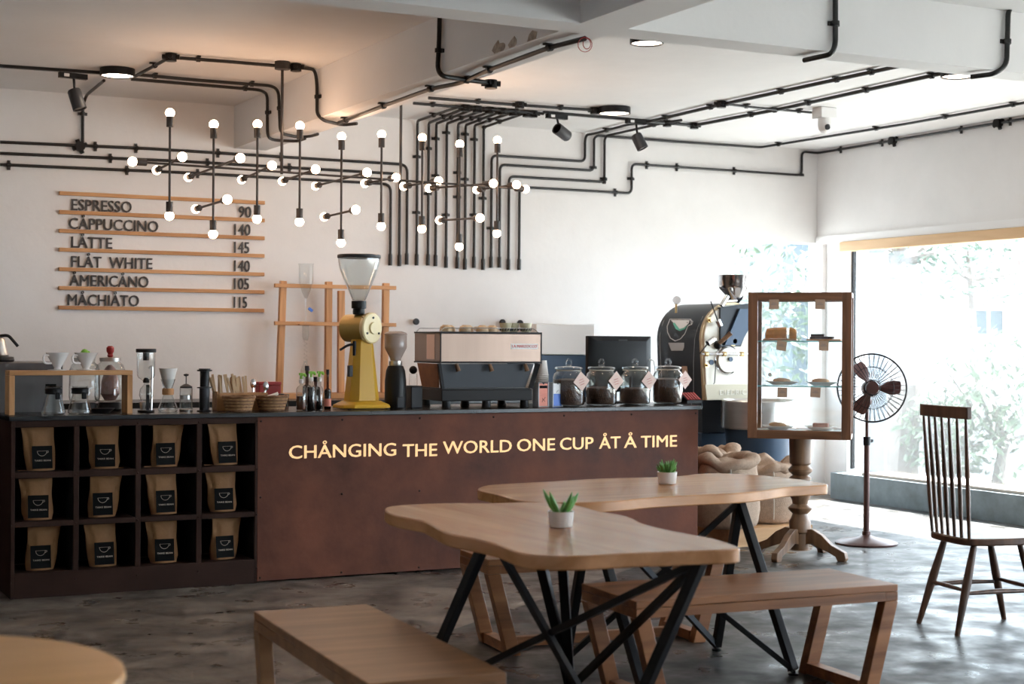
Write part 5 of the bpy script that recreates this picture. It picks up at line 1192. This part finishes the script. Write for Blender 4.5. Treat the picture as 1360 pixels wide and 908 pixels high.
sack('nearest burlap sack with rolled mouth beside the counter end', 6.34, 9.10, .225, .47, .127, 1.3)
sack('burlap sack behind the pedestal, its mouth folded shut', 6.81, 9.24, .205, .42, .127, 4.2)
sack('farthest burlap sack, lying against the roaster base', 6.55, 9.56, .18, .50, .127, 7.7)

# ================================================================== TABLES
o1 = [(2.35,5.71),(2.43,5.81),(2.65,5.82),(2.82,5.73),(2.96,5.71),(3.07,5.68),(3.12,5.54),(3.11,5.43),(3.08,5.28),(3.10,5.19),(3.09,5.05),(3.02,4.87),(3.0,4.67),(3.01,4.5),(3.01,4.35),(2.96,4.16),(2.92,4.13),(2.83,4.15),(2.73,4.17),(2.64,4.18),(2.55,4.2),(2.41,4.2),(2.32,4.23),(2.26,4.29),(2.25,4.38),(2.28,4.54),(2.28,4.64),(2.27,4.76),(2.25,4.88),(2.28,5.04),(2.32,5.21),(2.33,5.3),(2.31,5.41),(2.3,5.51)]
o2 = [(3.07,6.35),(3.18,6.47),(3.33,6.49),(3.57,6.51),(3.78,6.55),(3.96,6.54),(4.16,6.5),(4.3,6.53),(4.43,6.6),(4.56,6.58),(4.61,6.49),(4.67,6.38),(4.7,6.19),(4.7,6.03),(4.67,5.84),(4.55,5.83),(4.44,5.83),(4.37,5.82),(4.22,5.74),(4.02,5.67),(3.88,5.68),(3.72,5.68),(3.54,5.66),(3.36,5.6),(3.18,5.6),(3.06,5.66),(2.99,5.74),(3.0,5.9),(3.03,6.08),(3.03,6.25)]
def smoothed(pts, it=2):
    for _ in range(it): pts = [q for i in range(len(pts)) for q in ((pts[i][0]*.75+pts[(i+1)%len(pts)][0]*.25, pts[i][1]*.75+pts[(i+1)%len(pts)][1]*.25), (pts[i][0]*.25+pts[(i+1)%len(pts)][0]*.75, pts[i][1]*.25+pts[(i+1)%len(pts)][1]*.75))]
    return pts
def slab_table(label, outline, legs, braces, m_, ctr):
    t = thing('slab_table', label, 'table', (ctr[0], ctr[1], 0), group='live-edge wooden tables')
    MB().prism(smoothed(outline), .714, .76).build('tabletop', m_, t, world=True, bevel=.005, smooth=50)
    for a_, b_ in legs:
        o = MB().bar(a_, b_, .036, .036).build('leg', 'black_metal', t, world=True, bevel=.002)
        MB().lathe([(.022,.0),(.024,.006),(.01,.01),(.01,.02)], (b_[0],b_[1],0), 14).build('leveling_foot', 'black_metal', o, world=True)
    for a_, b_ in braces: MB().bar(a_, b_, .024, .024).build('brace', 'black_metal', t, world=True)
    return t
A1, A2 = (2.576,5.22,.712), (2.865,4.25,.712); F1, F2, F3 = (2.47,5.64,.02), (3.10,5.53,.02), (2.80,4.65,.02)
F3 = tuple(aZ(818,1000,.02)); A1b = (2.72,5.14,.712)
slab_table('nearer live-edge wooden table on black metal legs', o1, [(A1,F1),(A1b,F2),((2.80,5.08,.712),F2),(A2,F3)], [(A1,F3),(A2,F1),(A2,F2)], 'table_wood_near', (2.7,5))
B1, B2 = (3.33,5.78,.712), (4.10,5.78,.712); G1, G2, G3, G4 = (3.36,6.04,.02), (3.36,5.40,.02), (4.14,6.01,.02), (4.13,5.42,.02)
slab_table('farther live-edge wooden table standing near the counter', o2, [(B1,G1),(B2,G3),(B2,G4),(B1,G2)], [(B2,G1),(B1,G3),(B1,G4)], 'table_wood', (3.85,6.1))
# potted succulents
def pot(label, px_, py_, kind, seed):
    p = aZ(px_, py_, .762); t = thing('potted_succulent', label, 'plant', (p.x, p.y, .762), group='potted succulents')
    MB().shell([(.040,0),(.042,.003),(.046,.052),(.047,.055)], n=32, th=.005).build('pot', 'ceramic', t); MB().cyl((0,0,.040),(0,0,.046),.039,n=24).build('soil', 'soil', t)
    rd = random.Random(seed); mb = MB(); N_ = 26 if kind == 'tuft' else 6
    for i in range(N_):
        a_ = i*2.4; el = rd.uniform(.5,1.2) if kind == 'tuft' else rd.uniform(.35,1.1); l = rd.uniform(.045,.065) if kind == 'tuft' else rd.uniform(.06,.095)
        d = V((math.cos(a_)*math.cos(el), math.sin(a_)*math.cos(el), math.sin(el))); b_ = V((.012*math.cos(a_), .012*math.sin(a_), .044))
        w_ = .007 if kind == 'tuft' else .011; mb.tube([b_, b_+d*l*.4, b_+d*l*.75+V((0,0,.004)), b_+d*l+V((0,0,.012))], [w_*.8, w_, w_*.7, .001], 6)
    mb.build('leaves', 'cactus', t, smooth=80); return t
pot('small spiky succulent in a white pot on the nearer table', 745, 699, 'spiky', 5)
pot('small tufted succulent in a white pot on the farther table', 886, 642, 'tuft', 2)

# ================================================================== BENCHES
def bench(label, c, rz_, L_2, W_2, m_, stretch=False, inset=.10, hh=.44):
    t = thing('bench', label, 'bench', (c[0], c[1], 0), rz_, 'wooden benches')
    MB().bx(-L_2, L_2, -W_2, W_2, hh-.028, hh).build('seat', m_, t, bevel=.003)
    for y in (-W_2+.0, W_2-.028): MB().bx(-L_2+.06, L_2-.06, y, y+.028, hh-.066, hh-.029).build('apron', m_, t, bevel=.002)
    for sx in (-1, 1):
        x0, x1 = sx*(L_2-.03), sx*(L_2-.03-inset)
        MB().bx(x0-.03, x0+.03, -W_2, W_2, hh-.066, hh-.029).build('top_bar', m_, t, bevel=.002)
        for sy in (-1, 1):
            y_ = sy*(W_2-.026); vs = []
            for x, z in ((x1,0),(x0,hh-.067)): vs += [(x-.032,y_-.026,z),(x+.032,y_-.026,z),(x+.032,y_+.026,z),(x-.032,y_+.026,z)]
            MB().add(vs, [(3,2,1,0),(4,5,6,7),(0,1,5,4),(1,2,6,5),(2,3,7,6),(3,0,4,7)]).build('leg', m_, t, bevel=.003)
        MB().bx(x1-.028, x1+.028, -W_2+.053, W_2-.053, .004, .05).build('floor_bar', m_, t, bevel=.002)
    if stretch: MB().bx(-(L_2-.06-inset), L_2-.06-inset, -.02, .02, .005, .05).build('stretcher', m_, t, bevel=.002)
    return t
bench('wooden bench in front of the farther table, at the lower right', (3.73, 5.25), -.07, .60, .24, 'bench_wood')
bench('wooden bench in the foreground left of the nearer table', (1.925, 4.80), PI/2-.058, .65, .215, 'bench_wood_side')
bench('wooden bench between the tables and the counter, mostly hidden', (3.72, 6.43), -.10, .60, .19, 'bench_wood', True)
# round table corner
t = thing('round_table', 'round honey-coloured wooden table at the bottom left corner', 'table', (.29, 3.26, 0))
MB().lathe([(.0,.728),(.45,.728),(.463,.733),(.467,.745),(.463,.757),(.455,.76),(.0,.76)], n=72).build('tabletop', 'stool_wood', t)
MB().lathe([(.25,0),(.25,.015),(.05,.03),(.035,.06),(.035,.70),(.10,.727)], n=32).build('pedestal', 'black_metal', t)

# ================================================================== SPINDLE-BACK CHAIR
sz = .47
t = thing('spindle_chair', 'dark wooden spindle-back chair facing the window at the right', 'chair', (5.685, 5.93, 0), -.18)
out = [(-.205,-.15),(-.215,0),(-.205,.15),(-.16,.195),(0,.215),(.15,.21),(.205,.17),(.215,0),(.205,-.17),(.15,-.21),(0,-.215),(-.16,-.195)]
MB().prism(smoothed(out, 2), sz-.036, sz).build('seat', 'chair_wood', t, bevel=.008)
for sx in (-1, 1):
    for sy in (-1, 1):
        a_, b_ = V((sx*.13, sy*.13, sz-.037)), V((sx*.25, sy*.175, 0)); pts = [a_+(b_-a_)*q for q in (0,.15,.45,.7,1)]
        MB().tube(pts, [.015,.018,.022,.018,.013], 14).build('leg', 'chair_wood', t)
for sy in (-1, 1): MB().tube([(-.19,sy*.155,.20),(0,sy*.157,.205),(.19,sy*.155,.20)], [.009,.013,.009], 10).build('stretcher', 'chair_wood', t)
MB().tube([(-.195,-.15,.215),(-.19,0,.215),(-.195,.15,.215)], [.009,.012,.009], 10).build('stretcher', 'chair_wood', t)
MB().tube([(.195,-.15,.215),(.19,0,.215),(.195,.15,.215)], [.009,.012,.009], 10).build('stretcher', 'chair_wood', t)
crest = []
for i in range(9):
    y = -.215+.43*i/8; x = -.215-.02*(1-(y/.215)**2); crest.append((x, y))
vs = []; zr0, zr1 = 1.055, 1.115
pl = [(x-.013,y) for x,y in crest]+[(x+.013,y) for x,y in reversed(crest)]
MB().prism(pl, zr0, zr1).build('crest_rail', 'chair_wood', t, bevel=.004)
for i in range(7):
    q = i/6-.5; yb_, yt_ = q*.33, q*.38; xb_ = -.180-.012*(1-4*q*q); xt_ = -.215-.02*(1-(yt_/.215)**2)
    a_, b_ = V((xb_, yb_, sz-.01)), V((xt_, yt_, zr0+.004)); MB().tube([a_+(b_-a_)*k for k in (0,.12,.35,.5,.52,.75,1)], [.008,.009,.0115,.010,.0125,.010,.007], 10).build('spindle', 'chair_wood', t)
